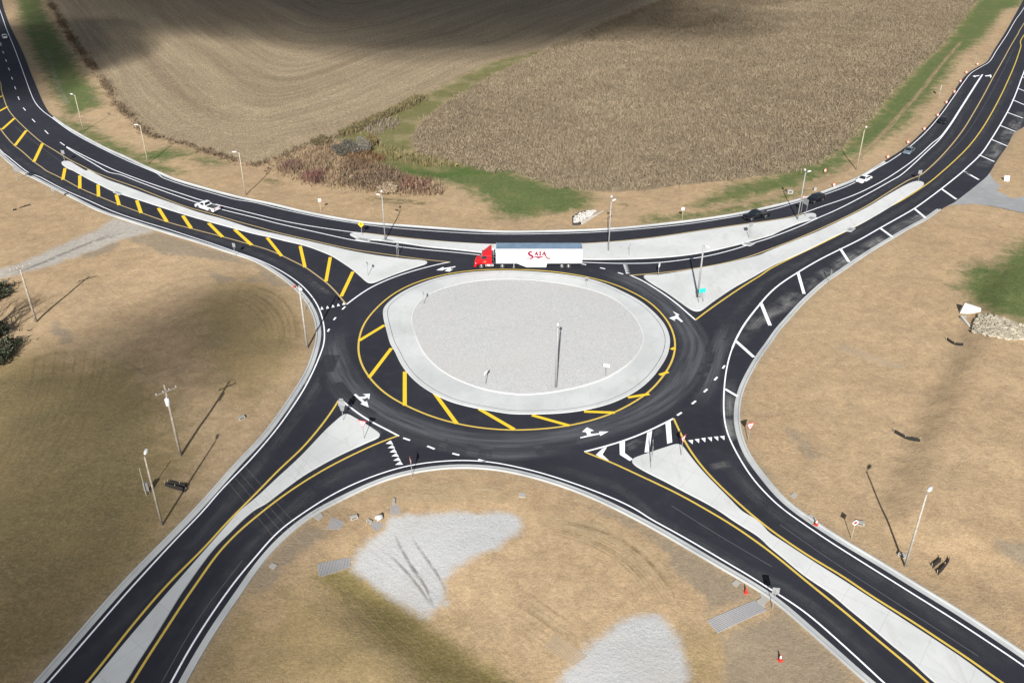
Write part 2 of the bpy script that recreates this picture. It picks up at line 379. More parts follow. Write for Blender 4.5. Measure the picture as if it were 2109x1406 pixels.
# ------------------------------------------------------------------ ground sheet with mask attributes
def grow(lo, hi, step, rate, end):
    a = [lo]
    while a[-1] < hi: a.append(a[-1]+step)
    while a[-1] < end: step *= rate; a.append(a[-1]+step)
    return a
xs = np.array(grow(0, 120, .9, 1.035, 3500)); xs = np.r_[-xs[:0:-1], xs]
yn = np.array(grow(0, 110, .8, 1.006, 500)); ys = 60+yn
ys = np.r_[[-2500, -800, -250, -60, 0, 20, 35, 45, 52, 56], ys, ys[-1]+np.cumsum(6*1.3**np.arange(24))]
X, Y = np.meshgrid(xs, ys); V2 = np.c_[X.ravel(), Y.ravel()]
inside = inpoly(V2, roadlow)
near = (np.abs(V2[:, 0]) < 420) & (V2[:, 1] > 20) & (V2[:, 1] < 640)
dr = np.full(len(V2), 60.)
dr[near] = np.where(inside[near], 0, dseg(V2[near], roadlow))
Zg = height(V2, dr)
far = np.hypot(V2[:, 0], V2[:, 1]-200)
Zg = -.06+(Zg+.06)*sstep(700, 400, far)
# where the line of sight through each ground point meets the z = 0 plane: the plane the outlines were traced on
k = (H/(H-Zg))[:, None]; Qm = V2*k

Zgrid = Zg.reshape(len(ys), len(xs))
height_exact = height
def height(Q, dr=None):
    Q = np.atleast_2d(np.asarray(Q, float))
    i = np.clip(np.searchsorted(xs, Q[:, 0])-1, 0, len(xs)-2); j = np.clip(np.searchsorted(ys, Q[:, 1])-1, 0, len(ys)-2)
    a = (Q[:, 0]-xs[i])/(xs[i+1]-xs[i]); b = (Q[:, 1]-ys[j])/(ys[j+1]-ys[j])
    return (Zgrid[j, i]*(1-a)+Zgrid[j, i+1]*a)*(1-b)+(Zgrid[j+1, i]*(1-a)+Zgrid[j+1, i+1]*a)*b
weedline = T(0, 0, (330, -120), (400, 20), (450, 100), (520, 220), (600, 350), (700, 480), (780, 590), (860, 700), (920, 800), (980, 880), (1050, 950), (1130, 1030), (1200, 1090), (1400, 1140), (1600, 1200), (1800, 1260), (2070, 1330)) + T(1, 0, (100, 1290), (250, 1250), (450, 1160), (650, 1120), (740, 1080), (900, 1010), (1050, 940), (1230, 860), (1350, 790), (1500, 720), (1700, 610), (1850, 530), (2050, 470)) + T(2, 0, (200, 420), (350, 380), (490, 310), (700, 200), (1000, 90), (1300, -40)) + [(1470, -60)]
field_px = weedline + [(1500, -180), (70, -180)]
corn_px = T(2, 0, (490, 318), (300, 390), (200, 450), (0, 545)) + T(1, 0, (1850, 650), (1700, 745), (1550, 835), (1400, 945), (1310, 1050), (1270, 1150), (1330, 1230), (1500, 1280), (1700, 1330), (1900, 1400)) + T(2, 1, (0, 10), (200, 70), (400, 140), (600, 165), (850, 175), (1100, 160), (1300, 130), (1500, 110), (1700, 85), (1950, 60)) + T(3, 1, (0, 40),) + T(3, 0, (180, 1395), (400, 1310), (560, 1220), (700, 1080), (850, 930), (1000, 740), (1100, 650), (1250, 490), (1400, 370), (1500, 240), (1600, 110), (1690, 0)) + [(2075, -100), (2130, -180), (1500, -180)] + T(2, 0, (1300, -40), (1000, 95), (700, 210))
swale_px = T(1, 0, (650, 1100), (900, 1000), (1050, 940), (1230, 860), (1350, 790), (1500, 720), (1700, 610), (1850, 530), (2050, 470)) + T(2, 0, (200, 420), (350, 380), (490, 312), (300, 392), (200, 452), (0, 547)) + T(1, 0, (1850, 650), (1700, 745), (1550, 835), (1400, 945), (1310, 1050), (1270, 1150), (1330, 1230), (1500, 1280), (1700, 1330), (1900, 1400)) + T(2, 1, (0, 20), (-200, 30)) + T(1, 1, (1500, 60), (1300, 100), (1000, 60)) + T(1, 0, (900, 1300))
green = [
    T(0, 0, (120, -60), (330, -60), (350, 60), (420, 190), (530, 370), (640, 560), (740, 690), (830, 850), (700, 880), (560, 940), (470, 800), (400, 690), (350, 560), (270, 440), (220, 330), (170, 200)),
    T(0, 0, (470, 950), (640, 990), (780, 1060), (900, 1130), (1050, 1215), (1300, 1330), (1480, 1385), (1300, 1392), (1100, 1305), (900, 1215), (700, 1120), (550, 1025)),
    T(0, 0, (1130, 1235), (1350, 1185), (1560, 1240), (1300, 1290), (1180, 1300)),
    T(0, 0, (1580, 1270), (1780, 1285), (1800, 1320), (1650, 1320)),
    T(3, 0, (2090, -90), (2040, 50), (1900, 80), (1850, 160), (1760, 280), (1700, 350), (1530, 450), (1500, 540), (1430, 640), (1380, 680), (1300, 800), (1200, 890), (1140, 990), (1000, 1080), (900, 1140), (860, 1160), (760, 1230), (640, 1300), (560, 1390), (430, 1406), (150, 1406), (400, 1310), (560, 1220), (700, 1080), (850, 930), (1000, 740), (1100, 650), (1250, 490), (1400, 370), (1500, 240), (1600, 110), (1690, 0), (1750, -100)),
    T(3, 1, (560, 0), (400, 60), (300, 95), (150, 155), (0, 190), (-350, 270), (-520, 300), (-600, 290), (-300, 130), (-60, 70), (100, 35), (180, -5)),
    T(2, 1, (1080, 405), (1130, 380), (1300, 372), (1600, 345), (2000, 245), (2109, 225)) + T(3, 1, (150, 200), (290, 160), (280, 190), (0, 285)) + T(2, 1, (1800, 350), (1500, 395), (1200, 425)),
    T(1, 1, (1100, 0), (1250, 25), (1400, 60), (1600, 110), (1750, 160), (1900, 260), (2000, 380), (2109, 385)) + T(2, 1, (150, 375), (400, 350), (650, 290), (640, 200), (560, 150), (400, 140), (200, 75), (0, 15)) + T(1, 0, (2109, 1370), (1600, 1340), (1300, 1370), (1100, 1310)),
    T(3, 1, (2066, 560), (1980, 620), (1900, 720), (1800, 780), (1700, 740), (1640, 760), (1580, 850), (1550, 900), (1530, 960), (1640, 1030), (1780, 1130), (2000, 1200), (2300, 1250), (2400, 520)),
]
track_px = T(0, 1, (900, 395), (1000, 410), (1150, 450), (1230, 500), (1100, 530), (900, 585), (800, 630), (600, 700), (400, 770), (280, 805), (150, 830), (-100, 900), (-300, 960), (-300, 900), (0, 800), (200, 735), (400, 640), (600, 560), (780, 480))
palegrav = [
    T(1, 3, (2109, 55), (1950, 35), (1700, 35), (1450, 45), (1250, 60), (1100, 90), (1060, 170), (960, 240), (870, 340), (830, 410), (800, 490), (900, 570), (1050, 670), (1200, 780), (1330, 870), (1420, 880), (1450, 810), (1560, 770), (1540, 600), (1600, 500), (1750, 400), (1950, 330), (2080, 230)) + T(2, 3, (40, 240), (90, 160), (100, 90), (50, 60)),
    T(2, 3, (600, 1140), (700, 1060), (820, 960), (900, 905), (1050, 880), (1130, 840), (1190, 850), (1280, 940), (1340, 1030), (1380, 1130), (1420, 1290), (1450, 1420), (1480, 1600), (300, 1600), (400, 1400), (500, 1270)),
]
mud = [
    T(2, 3, (850, 20), (1000, 100), (1250, 240), (1500, 390), (1750, 540), (1970, 670), (1950, 730), (1750, 780), (1600, 850), (1560, 720), (1420, 600), (1300, 450), (1200, 300), (1050, 180), (800, 60), (600, 0)),
    T(2, 3, (2109, 880), (1850, 960), (1700, 1030), (1750, 1200), (1700, 1406), (1800, 1600)) + T(3, 3, (900, 1600), (800, 1430), (600, 1250), (400, 1070), (200, 900), (60, 780)),
    T(1, 3, (560, 180), (590, 210), (440, 310), (380, 380), (300, 430), (150, 640), (0, 720), (0, 560), (180, 340), (300, 220), (420, 130), (500, 150)),
    T(0, 1, (980, 540), (1250, 505), (1500, 580), (1900, 700), (2070, 770), (2109, 900), (1950, 900), (1750, 900), (1650, 800), (1400, 690), (1100, 640), (960, 620)) + T(1, 1, (60, 770), (200, 860), (300, 930), (200, 940), (0, 860), (-100, 900)),
    T(0, 1, (400, 1225), (470, 1225), (480, 1265), (545, 1275), (600, 1360), (580, 1390), (490, 1390), (500, 1345), (430, 1330)),
    T(0, 1, (650, 680), (800, 620), (950, 570), (940, 630), (800, 690), (680, 710)),
    T(3, 2, (100, 680), (180, 690), (330, 820), (420, 930), (330, 960), (260, 860), (160, 740)), T(3, 3, (1800, 230), (2066, 300), (2200, 420), (2066, 480), (1900, 380)),
    T(2, 2, (1860, 850), (1940, 930), (2060, 1060), (2109, 1120), (2050, 1110), (1940, 1010)),
]
olive = [
    T(1, 3, (470, 600), (700, 500), (800, 490), (900, 580), (1100, 710), (1350, 890), (1700, 1120), (2109, 1406), (2300, 1600), (1500, 1600), (-300, 1600), (-150, 1100), (100, 900), (300, 700)) ,
    T(0, 3, (1500, 1406), (1700, 1080), (1950, 740), (2070, 700), (2109, 1000), (2200, 1600), (1400, 1600)),
    T(2, 3, (1380, 1110), (1560, 1060), (1700, 1030), (1760, 1200), (1760, 1406), (1800, 1600), (1480, 1600), (1450, 1406)),
    T(0, 2, (-300, 200), (300, 60), (700, 200), (1000, 150), (1400, 500), (1500, 900), (1450, 1300), (1300, 1700), (900, 2200), (300, 2800), (-400, 2800)),
    T(1, 1, (-420, 1406), (-500, 1150), (-250, 900), (0, 870), (200, 960), (320, 1100), (380, 1250), (380, 1406), (330, 1560), (200, 1700), (0, 1900), (-300, 1750)),
]
masks = {'field': [field_px], 'corn': [corn_px], 'swale': [swale_px], 'green': green, 'track': [track_px], 'palegrav': palegrav, 'mud': mud, 'olive': olive}
att = {}
nid = np.where((np.abs(V2[:, 0]) < 900) & (V2[:, 1] > 20) & (V2[:, 1] < 1500))[0]
for kname, polys in masks.items():
    a = np.full(len(V2), -60.)
    for P in polys:
        a[nid] = np.maximum(a[nid], sdpoly(Qm[nid], g(P)))
    att[kname] = a if kname == 'field' else np.clip(a, -20, 20)
wl_ = g(weedline)
d1 = dseg(Qm[nid], wl_[:20], False); d2 = dseg(Qm[nid], wl_[19:], False)
kq = 9.
row = np.full(len(V2), 0.); row[nid] = -kq*np.log(np.exp(-np.clip(d1, 0, 600)/kq)+np.exp(-np.clip(d2, 0, 600)/kq)+1e-30)
att['row'] = row
att['kerbdist'] = np.clip(dr, 0, 40)
nx, ny = len(xs), len(ys)
idx = np.arange(nx*ny).reshape(ny, nx)
quads = np.stack([idx[:-1, :-1], idx[:-1, 1:], idx[1:, 1:], idx[1:, :-1]], -1).reshape(-1, 4)
me = bpy.data.meshes.new('ground')
me.vertices.add(len(V2)); me.vertices.foreach_set('co', np.c_[V2, Zg].astype(np.float32).ravel())
me.loops.add(quads.size); me.loops.foreach_set('vertex_index', quads.astype(np.int32).ravel())
me.polygons.add(len(quads)); me.polygons.foreach_set('loop_start', np.arange(0, quads.size, 4, dtype=np.int32))
me.polygons.foreach_set('use_smooth', np.ones(len(quads), bool))
me.update(calc_edges=True)
for kname, a in att.items():
    A = me.attributes.new(kname, 'FLOAT', 'POINT'); A.data.foreach_set('value', a.astype(np.float32))

W_OLIVE = [  # west ground whose colour also carries the darkening of the corner
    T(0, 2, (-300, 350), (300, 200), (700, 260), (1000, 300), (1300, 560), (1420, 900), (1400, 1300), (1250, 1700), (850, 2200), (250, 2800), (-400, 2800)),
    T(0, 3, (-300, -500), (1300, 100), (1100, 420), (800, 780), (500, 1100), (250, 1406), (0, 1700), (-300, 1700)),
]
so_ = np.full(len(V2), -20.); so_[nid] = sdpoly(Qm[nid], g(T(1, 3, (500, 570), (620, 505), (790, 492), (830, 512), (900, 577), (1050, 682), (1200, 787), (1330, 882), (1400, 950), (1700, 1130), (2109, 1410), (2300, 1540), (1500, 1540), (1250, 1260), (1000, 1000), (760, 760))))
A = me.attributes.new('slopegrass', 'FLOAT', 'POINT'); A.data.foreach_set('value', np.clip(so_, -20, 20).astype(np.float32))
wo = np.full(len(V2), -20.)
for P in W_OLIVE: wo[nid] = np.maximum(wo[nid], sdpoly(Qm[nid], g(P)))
A = me.attributes.new('vignette_olive', 'FLOAT', 'POINT'); A.data.foreach_set('value', np.clip(wo, -20, 20).astype(np.float32))
def ground_material():
    t = NT('bare_ground_and_grass'); p = t.pos()
    nL = t.noise(p, .025, 4); nM = t.noise(p, .14, 5, .6); nS = t.noise(p, 1.3, 5, .7); nF = t.noise(p, 7., 4, .75)
    edge = t.noise(p, .35, 6, .7, .6)
    straw = t.noise(t.scalevec(p, (6., 1.6, 1.), .5), 1., 4, .7, 1.2)
    def mask(name, amp, w, bias=0.):
        e = t.math('MULTIPLY_ADD', edge, amp, -amp/2+bias)
        return t.ramp(t.math('ADD', t.attr(name), e), -w, w)
    # straw covered soil
    c = t.mix(t.ramp(nM, .3, .7), (.345, .245, .145), (.295, .212, .127))
    c = t.mix(t.ramp(nL, .4, .65, 0, .6), c, (.365, .268, .163))
    c = t.mix(t.ramp(nS, .45, .8, 0, .5), c, (.22, .155, .09))
    c = t.mix(t.ramp(straw, .5, .78, 0, .55), c, (.45, .335, .2))
    nQ = t.noise(p, .5, 6, .7, .5); kq_ = t.ramp(nQ, .32, .68, .86, 1.1); c = t.mix(1., c, t.comb(kq_, kq_, kq_), 'MULTIPLY')
    # olive thin grass
    o = t.mix(t.ramp(nM, .3, .7), (.21, .16, .068), (.165, .13, .058))
    o = t.mix(t.ramp(nS, .45, .75, 0, .7), o, (.25, .185, .09))
    c = t.mix(t.math('MULTIPLY', mask('olive', 14, 5.), .65), c, o)
    o2 = t.mix(t.ramp(nM, .3, .7), (.135, .105, .05), (.105, .088, .043))  # olive grass made darker in colour to stand in for corner vignetting
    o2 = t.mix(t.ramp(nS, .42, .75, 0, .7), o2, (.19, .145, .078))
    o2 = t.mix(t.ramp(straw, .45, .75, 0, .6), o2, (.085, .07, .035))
    c = t.mix(t.math('MULTIPLY', mask('vignette_olive', 14, 7.), .72), c, o2)
    o3 = t.mix(t.ramp(nM, .3, .7), (.185, .148, .055), (.15, .122, .045))
    o3 = t.mix(t.ramp(nS, .42, .75, 0, .6), o3, (.27, .205, .10))
    c = t.mix(t.math('MULTIPLY', mask('slopegrass', 3., 1.2), .85), c, o3)
    # damp grey-brown soil
    m = t.mix(t.ramp(nS, .3, .8), (.235, .19, .135), (.18, .145, .105))
    c = t.mix(t.math('MULTIPLY', mask('mud', 3.5, .7), .85), c, m)
    # rough verge by the kerb
    v = t.ramp(t.math('ADD', t.attr('kerbdist'), t.math('MULTIPLY', edge, 3.)), 3.4, 1.4, 0, .5)
    c = t.mix(v, c, (.245, .19, .125))
    # wheel-packed track
    k = t.mix(t.ramp(nS, .3, .75), (.37, .34, .3), (.27, .245, .21))
    c = t.mix(mask('track', 4, 1.1), c, k)
    # pale crushed stone
    vc = t.sep(t.voro(p, 8., 'Color'))[0]
    gcol = t.mix(t.ramp(vc, .1, .9), (.39, .39, .38), (.31, .312, .31))
    gcol = t.mix(t.ramp(nM, .4, .65, 0, .7), gcol, (.37, .355, .325)); gcol = t.mix(t.ramp(nL, .42, .6, 0, .5), gcol, (.37, .375, .38))
    c = t.mix(mask('palegrav', 2.6, .8), c, gcol)
    # harvested field: rows run parallel to its edge
    rw = t.attr('row')
    x, y, z = t.sep(p)
    rows = t.noise(t.comb(t.math('MULTIPLY', rw, .55), t.math('MULTIPLY', x, .012), t.math('MULTIPLY', y, .012)), 1., 5, .75)
    rows2 = t.noise(t.comb(t.math('MULTIPLY', rw, .09), t.math('MULTIPLY', x, .006), t.math('MULTIPLY', y, .006)), 1., 4, .6)
    f = t.mix(t.ramp(rows2, .3, .7), (.245, .19, .12), (.165, .125, .08))
    f = t.mix(t.math('MULTIPLY', t.ramp(rows, .42, .7, 0, .5), t.ramp(nS, .35, .6, .1, 1.)), f, (.36, .295, .19))
    f = t.mix(t.ramp(nF, .45, .75, 0, .6), f, (.12, .095, .072))
    f = t.mix(t.ramp(nS, .5, .8, 0, .45), f, (.40, .335, .245))
    c = t.mix(mask('field', 2.5, .6), c, f)
    # soil below the standing corn
    c = t.mix(mask('corn', 2, .5), c, t.mix(nS, (.15, .118, .08), (.23, .185, .125)))
    # grassed waterway
    s = t.mix(t.ramp(nS, .3, .7), (.165, .15, .062), (.10, .10, .04))
    s = t.mix(t.ramp(nM, .45, .7, 0, .6), s, (.27, .215, .13))
    c = t.mix(mask('swale', 5, 1.4), c, s)
    # green grass
    gr = t.mix(t.ramp(nS, .3, .72), (.028, .074, .018), (.08, .115, .032))
    gr = t.mix(t.ramp(nM, .48, .72, 0, .7), gr, (.14, .13, .052)); gr = t.mix(t.ramp(straw, .5, .75, 0, .45), gr, (.14, .145, .06))
    gr = t.mix(t.ramp(nF, .5, .8, 0, .4), gr, (.02, .04, .012))
    c = t.mix(t.math('MULTIPLY', mask('green', 12, 3.), .88), c, gr)
    g1 = t.noise(p, 2.6, 3, .8); g2 = t.noise(p, 1.1, 2, .7, .8); g3 = t.noise(p, 6.5, 2, .8)
    grain = t.math('ADD', t.math('MULTIPLY', g1, .5), t.math('ADD', t.math('MULTIPLY', g2, .16), t.math('MULTIPLY', g3, .34)))
    isf = mask('field', 2.5, .6)
    lo = t.math('MULTIPLY_ADD', isf, -.3, .79); hi = t.math('MULTIPLY_ADD', isf, .42, 1.2)
    isg = mask('palegrav', 2.2, .5)
    lo = t.math('MULTIPLY_ADD', isg, .2, lo); hi = t.math('MULTIPLY_ADD', isg, -.24, hi)
    k0 = t.ramp(grain, .34, .66)
    fine = t.math('ADD', lo, t.math('MULTIPLY', k0, t.math('SUBTRACT', hi, lo)))
    c = t.mix(1., c, t.comb(fine, fine, t.math('MULTIPLY_ADD', t.math('SUBTRACT', fine, 1.), .85, 1.)), 'MULTIPLY')
    t.set('Base Color', c).set('Roughness', .95).set('Specular IOR Level', .08)
    hgt = t.math('ADD', t.math('MULTIPLY', nF, .5), t.math('ADD', t.math('MULTIPLY', straw, .5), nS))
    t.bump(t.math('ADD', hgt, grain), .55, .14)
    return t.m
M['ground'] = ground_material(); me.materials.append(M['ground'])
go = bpy.data.objects.new('ground', me); scene.collection.objects.link(go); tag(go, kind='structure')

# ------------------------------------------------------------------ road, kerbs, islands
rd = MB().sheet(roadpoly, 0.).build('road', M['asphalt']); tag(rd, kind='structure')
drive_px = T(3, 1, (1790, 20), (1730, 75), (1640, 150), (1540, 225), (1440, 290), (1500, 280), (1650, 272), (1800, 288), (2066, 345)) + [(2250, 470), (2330, 440)] + T(3, 1, (2066, 210), (1950, 160), (1850, 110), (1805, 55))
dv = MB().sheet(g(drive_px), -.02).build('driveway', M['drive']); tag(dv, kind='structure')
KPROF = [(-.04, -.2), (-.04, .15), (.0, .165), (.17, .165), (.20, .15), (.235, .012), (.8, .006), (.8, -.05)]
def kerb(P, inner_sign, name='kerb'):
    N = normals(P)*inner_sign
    V = []; n = len(KPROF)
    for i in range(len(P)):
        for d, z in KPROF: V.append((P[i, 0]+N[i, 0]*d, P[i, 1]+N[i, 1]*d, z))
    Fc = []
    for i in range(len(P)-1):
        for k in range(n-1):
            q = (i*n+k, i*n+k+1, (i+1)*n+k+1, (i+1)*n+k)
            Fc.append(q if inner_sign < 0 else q[::-1])
    o = MB().add(V, Fc).build(name, M['kerb']); tag(o, kind='structure'); return o
def sub(P, p0, p1):
    a = np.argmin(np.hypot(*(P-np.array(at(*p0))).T)); b = np.argmin(np.hypot(*(P-np.array(at(*p1))).T)); return P[min(a, b):max(a, b)+1]
kerb(sub(nE, (112, 242), (1830, 335)), -1)
kerb(sub(eE, (1935, 432), (2420, 1560)), -1)
kerb(sE, -1); kerb(wE, -1)

def island(px, name, label, cat, z=.15, it=2, mat='concrete'):
    P = smooth(resample(g(px), .5, True), it, True)
    N = normals(P, True)
    area = sum(P[i, 0]*P[(i+1) % len(P), 1]-P[(i+1) % len(P), 0]*P[i, 1] for i in range(len(P)))
    if area > 0: P = P[::-1]; N = normals(P, True)
    In = P-N*.05                                                     # clockwise: left normal points out
    o = MB()
    n = len(P)
    o.sheet(In, z)
    b = len(o.v)
    for q, zz in ((P, z-.04), (P, -.05)): o.v += [(p[0], p[1], zz) for p in q]
    for i in range(n):
        j = (i+1) % n
        o.f.append((j, i, b+i, b+j)); o.f.append((b+j, b+i, b+n+i, b+n+j))
    ob = o.build(name, M[mat]); tag(ob, label, cat); return ob, P
i_nw, _ = island(isl_nw, 'traffic_island', 'long tapering concrete splitter island with yellow bars beside it on the north-west road', 'traffic island')
i_n, _ = island(isl_n, 'traffic_island', 'concrete island behind the lorry dividing the bypass lane from the roundabout', 'traffic island')
i_ne, _ = island(isl_ne, 'traffic_island', 'long concrete splitter island carrying the green sign on the north-east road', 'traffic island')
i_sw, _ = island(isl_sw, 'traffic_island', 'concrete splitter island on the lower left road, crossed by overhead wires', 'traffic island')
i_se, _ = island(isl_se, 'traffic_island', 'concrete splitter island on the lower right road with white chevron bars at its tip', 'traffic island')
ci, apronP = island(apron_px, 'central_island', 'round central island with a pale concrete apron around a gravel circle', 'traffic island', z=.10, it=6, mat='apron')
jr = apronP+normals(apronP, True)*(-.75 if np.hypot(*(apronP+normals(apronP, True)*.5-apronP.mean(0)).T).mean() > np.hypot(*(apronP-apronP.mean(0)).T).mean() else .75)
MB().strip(smooth(jr, 8, True), .07, .106, True).build('joint_line', M['asphalt'], ci)
gP = smooth(resample(g(grav_px), .5, True), 10, True)
cx, cy = gP.mean(0)
kb = MB().strip(gP, .2, .23, True)
n = len(gP); Nn = normals(gP, True)
for sgn in (1, -1):
    b = len(kb.v); q = gP+Nn*.1*sgn
    kb.v += [(p[0], p[1], .23) for p in q]+[(p[0], p[1], .05) for p in q]
    kb.f += [(b+i, b+(i+1) % n, b+n+(i+1) % n, b+n+i) for i in range(n)]
M['ring_kerb'] = concrete_mat('ring_kerb_concrete', (.55, .55, .54), (.48, .48, .47))
kb.build('kerb_ring', M['ring_kerb'], ci)
gv = MB(); rings = 26
for r in range(rings+1):
    t = r/rings
    for p in gP:
        q = np.array((cx, cy))+(p-np.array((cx, cy)))*t
        gv.v.append((q[0], q[1], .19+.22*(1-t*t)+.035*vnoise(q[0]*3, q[1]*3, 5)*(1-t)))
gv.f = [(r*n+i, r*n+(i+1) % n, (r+1)*n+(i+1) % n, (r+1)*n+i) for r in range(rings) for i in range(n)]
gv.build('gravel_bed', M['gravel'], ci, True)

# ------------------------------------------------------------------ painted markings and films on the asphalt
def line(px, w, mat, name, z, it=8, step=.8):
    P = curve(px, step, it); o = MB().strip(P, w, z).build(name, M[mat], rd); return P
WZ, YZ, BZ, FZ = .010, .014, .018, .004
# outer white edge lines
line([(-30, -60)]+T(0, 0, (0, 85), (50, 230), (100, 350), (150, 480), (200, 620), (240, 730), (280, 820), (340, 890), (420, 950), (520, 1025), (620, 1090), (760, 1165), (900, 1235), (1050, 1305), (1270, 1398)) + T(0, 1, (1300, 60), (1500, 130), (1700, 185), (1900, 240)) + T(1, 1, (0, 258), (200, 308), (400, 352), (600, 392), (800, 425), (1000, 452), (1200, 472), (1500, 495), (1800, 512)) + T(2, 1, (0, 517), (300, 513), (600, 505), (900, 487), (1200, 460), (1500, 425), (1800, 377), (2109, 320)) + T(3, 1, (200, 273), (330, 237), (500, 185), (700, 105)) + T(3, 0, (800, 1400), (1000, 1287), (1150, 1178), (1280, 1060), (1400, 920), (1500, 780), (1580, 665), (1640, 590), (1720, 540), (1790, 495), (1850, 400), (1930, 280), (2000, 160), (2066, 65)) + [(2150, -50)], .2, 'white_line', 'edge_line', WZ, 4)
line(T(2, 2, (1815, 0), (1770, 120), (1740, 250), (1725, 380), (1720, 500), (1722, 600), (1735, 700), (1770, 800), (1820, 900), (1890, 1020), (1980, 1150), (2109, 1280)) + T(3, 2, (60, 1310), (150, 1380)) + T(3, 3, (200, 60), (400, 200), (600, 330), (800, 455), (1000, 580), (1200, 705), (1400, 830), (1600, 955), (1800, 1090), (2066, 1265)) + [(2200, 1440)], .2, 'white_line', 'edge_line', WZ)
line([(2135, 80)]+T(3, 0, (2066, 580), (2050, 620), (2000, 755), (1950, 868), (1880, 995), (1800, 1125), (1720, 1240), (1600, 1355)) + T(3, 1, (1560, 25), (1400, 153), (1200, 300), (1050, 388), (900, 472), (750, 558), (600, 632), (420, 722), (250, 822), (100, 920), (0, 1010)) + T(2, 1, (2020, 1070), (1950, 1155), (1880, 1250), (1830, 1340)) + T(2, 2, (1815, 0), (1790, 65)), .3, 'white_line', 'edge_line', WZ+.001)
line([(1900, 1475)]+T(3, 3, (940, 1406), (800, 1270), (600, 1090), (400, 910), (250, 790), (100, 700), (0, 635)) + T(2, 3, (1950, 555), (1750, 440), (1500, 290), (1250, 150), (1050, 45)) + T(2, 2, (1100, 1406), (900, 1300), (750, 1240), (600, 1180), (450, 1130), (300, 1080), (150, 1040), (0, 1008)) + T(1, 2, (2000, 990), (1850, 972), (1700, 965), (1550, 970), (1400, 985), (1300, 1000), (1200, 1020), (1050, 1065), (900, 1120), (750, 1185), (600, 1265), (480, 1340), (395, 1400)) + T(1, 3, (300, 110), (200, 190), (100, 300), (0, 425)) + T(0, 3, (1950, 510), (1800, 710), (1650, 930), (1500, 1170), (1380, 1395)) + [(310, 1480)], .2, 'white_line', 'edge_line', WZ)
line([(20, 1490)]+T(0, 3, (385, 1406), (600, 1160), (800, 930), (1000, 700), (1200, 480), (1400, 265), (1540, 120), (1660, 0)) + T(0, 2, (1700, 1290), (1850, 1130), (1970, 1010)) + T(1, 2, (0, 945), (100, 830), (200, 710), (300, 570), (400, 420), (470, 290), (520, 180), (555, 90)) + T(1, 1, (575, 1406), (580, 1300), (565, 1200), (530, 1100), (480, 1020), (400, 930), (300, 855), (200, 795), (100, 745), (0, 705)) + T(0, 1, (1900, 660), (1700, 590), (1500, 525), (1300, 460), (1100, 400), (900, 330), (700, 240), (550, 175), (430, 115), (300, 45)) + T(0, 0, (245, 1400), (150, 1330), (60, 1255), (0, 1205)) + [(-60, 240), (-120, 130)], .2, 'white_line', 'edge_line', WZ)
# north-west lane lines
line(T(0, 0, (535, 1180), (600, 1215), (750, 1290), (900, 1360)) + T(0, 1, (920, 2), (1100, 70), (1300, 140), (1500, 205), (1600, 238), (1790, 290), (2070, 360)) + T(1, 1, (200, 400), (400, 440), (600, 472), (800, 500), (880, 507)), .24, 'white_line', 'lane_line', WZ+.001, 4)
line(T(0, 0, (535, 1186), (600, 1228), (750, 1315), (880, 1390)) + T(0, 1, (950, 32), (1100, 90), (1300, 165), (1500, 235), (1580, 260), (1790, 320), (2070, 388)) + T(1, 1, (200, 430), (400, 475), (600, 520), (800, 563), (1000, 590), (1200, 620), (1400, 642), (1600, 660), (1840, 685)) + T(2, 1, (0, 718), (300, 735), (580, 742), (800, 750), (1000, 752), (1200, 745), (1400, 722), (1600, 690), (1800, 640), (2000, 575)) + T(3, 1, (0, 555), (260, 455), (400, 390), (550, 325), (700, 250), (850, 170), (1000, 85)) + T(3, 0, (1080, 1406), (1200, 1300), (1300, 1205), (1350, 1160), (1400, 1108), (1480, 1000), (1550, 890), (1620, 780), (1680, 685), (1735, 600)), .24, 'white_line', 'lane_line', WZ, 4)
line(T(3, 1, (285, 350), (450, 290), (600, 240), (750, 180), (900, 105)) + T(3, 0, (1010, 1406), (1150, 1310), (1250, 1225), (1330, 1150), (1395, 1100), (1475, 995), (1545, 885), (1615, 775), (1676, 680), (1728, 602)), .24, 'white_line', 'lane_line', WZ+.001, 4)
for a, b in [((5, 345), (9, 372)), ((22, 413), (30, 432)), ((44, 478), (53, 498)), ((67, 546), (77, 568)), ((92, 620), (101, 642)), ((117, 696), (127, 720)), ((144, 778), (156, 805)), ((187, 868), (205, 890)), ((258, 958), (283, 984)), ((360, 1050), (388, 1078)), ((483, 1145), (520, 1171))]:
    line(T(0, 0, a, b), .24, 'white_line', 'lane_dash', WZ, 0)
def dash(c, r, segs, w=.3):
    for a, b in segs: line(T(c, r, a, b), w, 'white_line', 'lane_dash', WZ, 0)
dash(1, 1, [((722, 1122), (746, 1098)), ((653, 1206), (670, 1185)), ((605, 1300), (618, 1278))])
dash(1, 2, [((1213, 787), (1267, 806)), ((1406, 852), (1465, 876)), ((1608, 911), (1664, 925)), ((1816, 960), (1877, 978))])
dash(2, 2, [((1712, 229), (1729, 204)), ((1646, 323), (1669, 297)), ((1562, 419), (1588, 394)), ((1465, 514), (1496, 489)), ((1346, 606), (1382, 582))])
dash(2, 1, [((870, 825), (912, 838)), ((726, 786), (767, 796)), ((573, 754), (614, 763))])
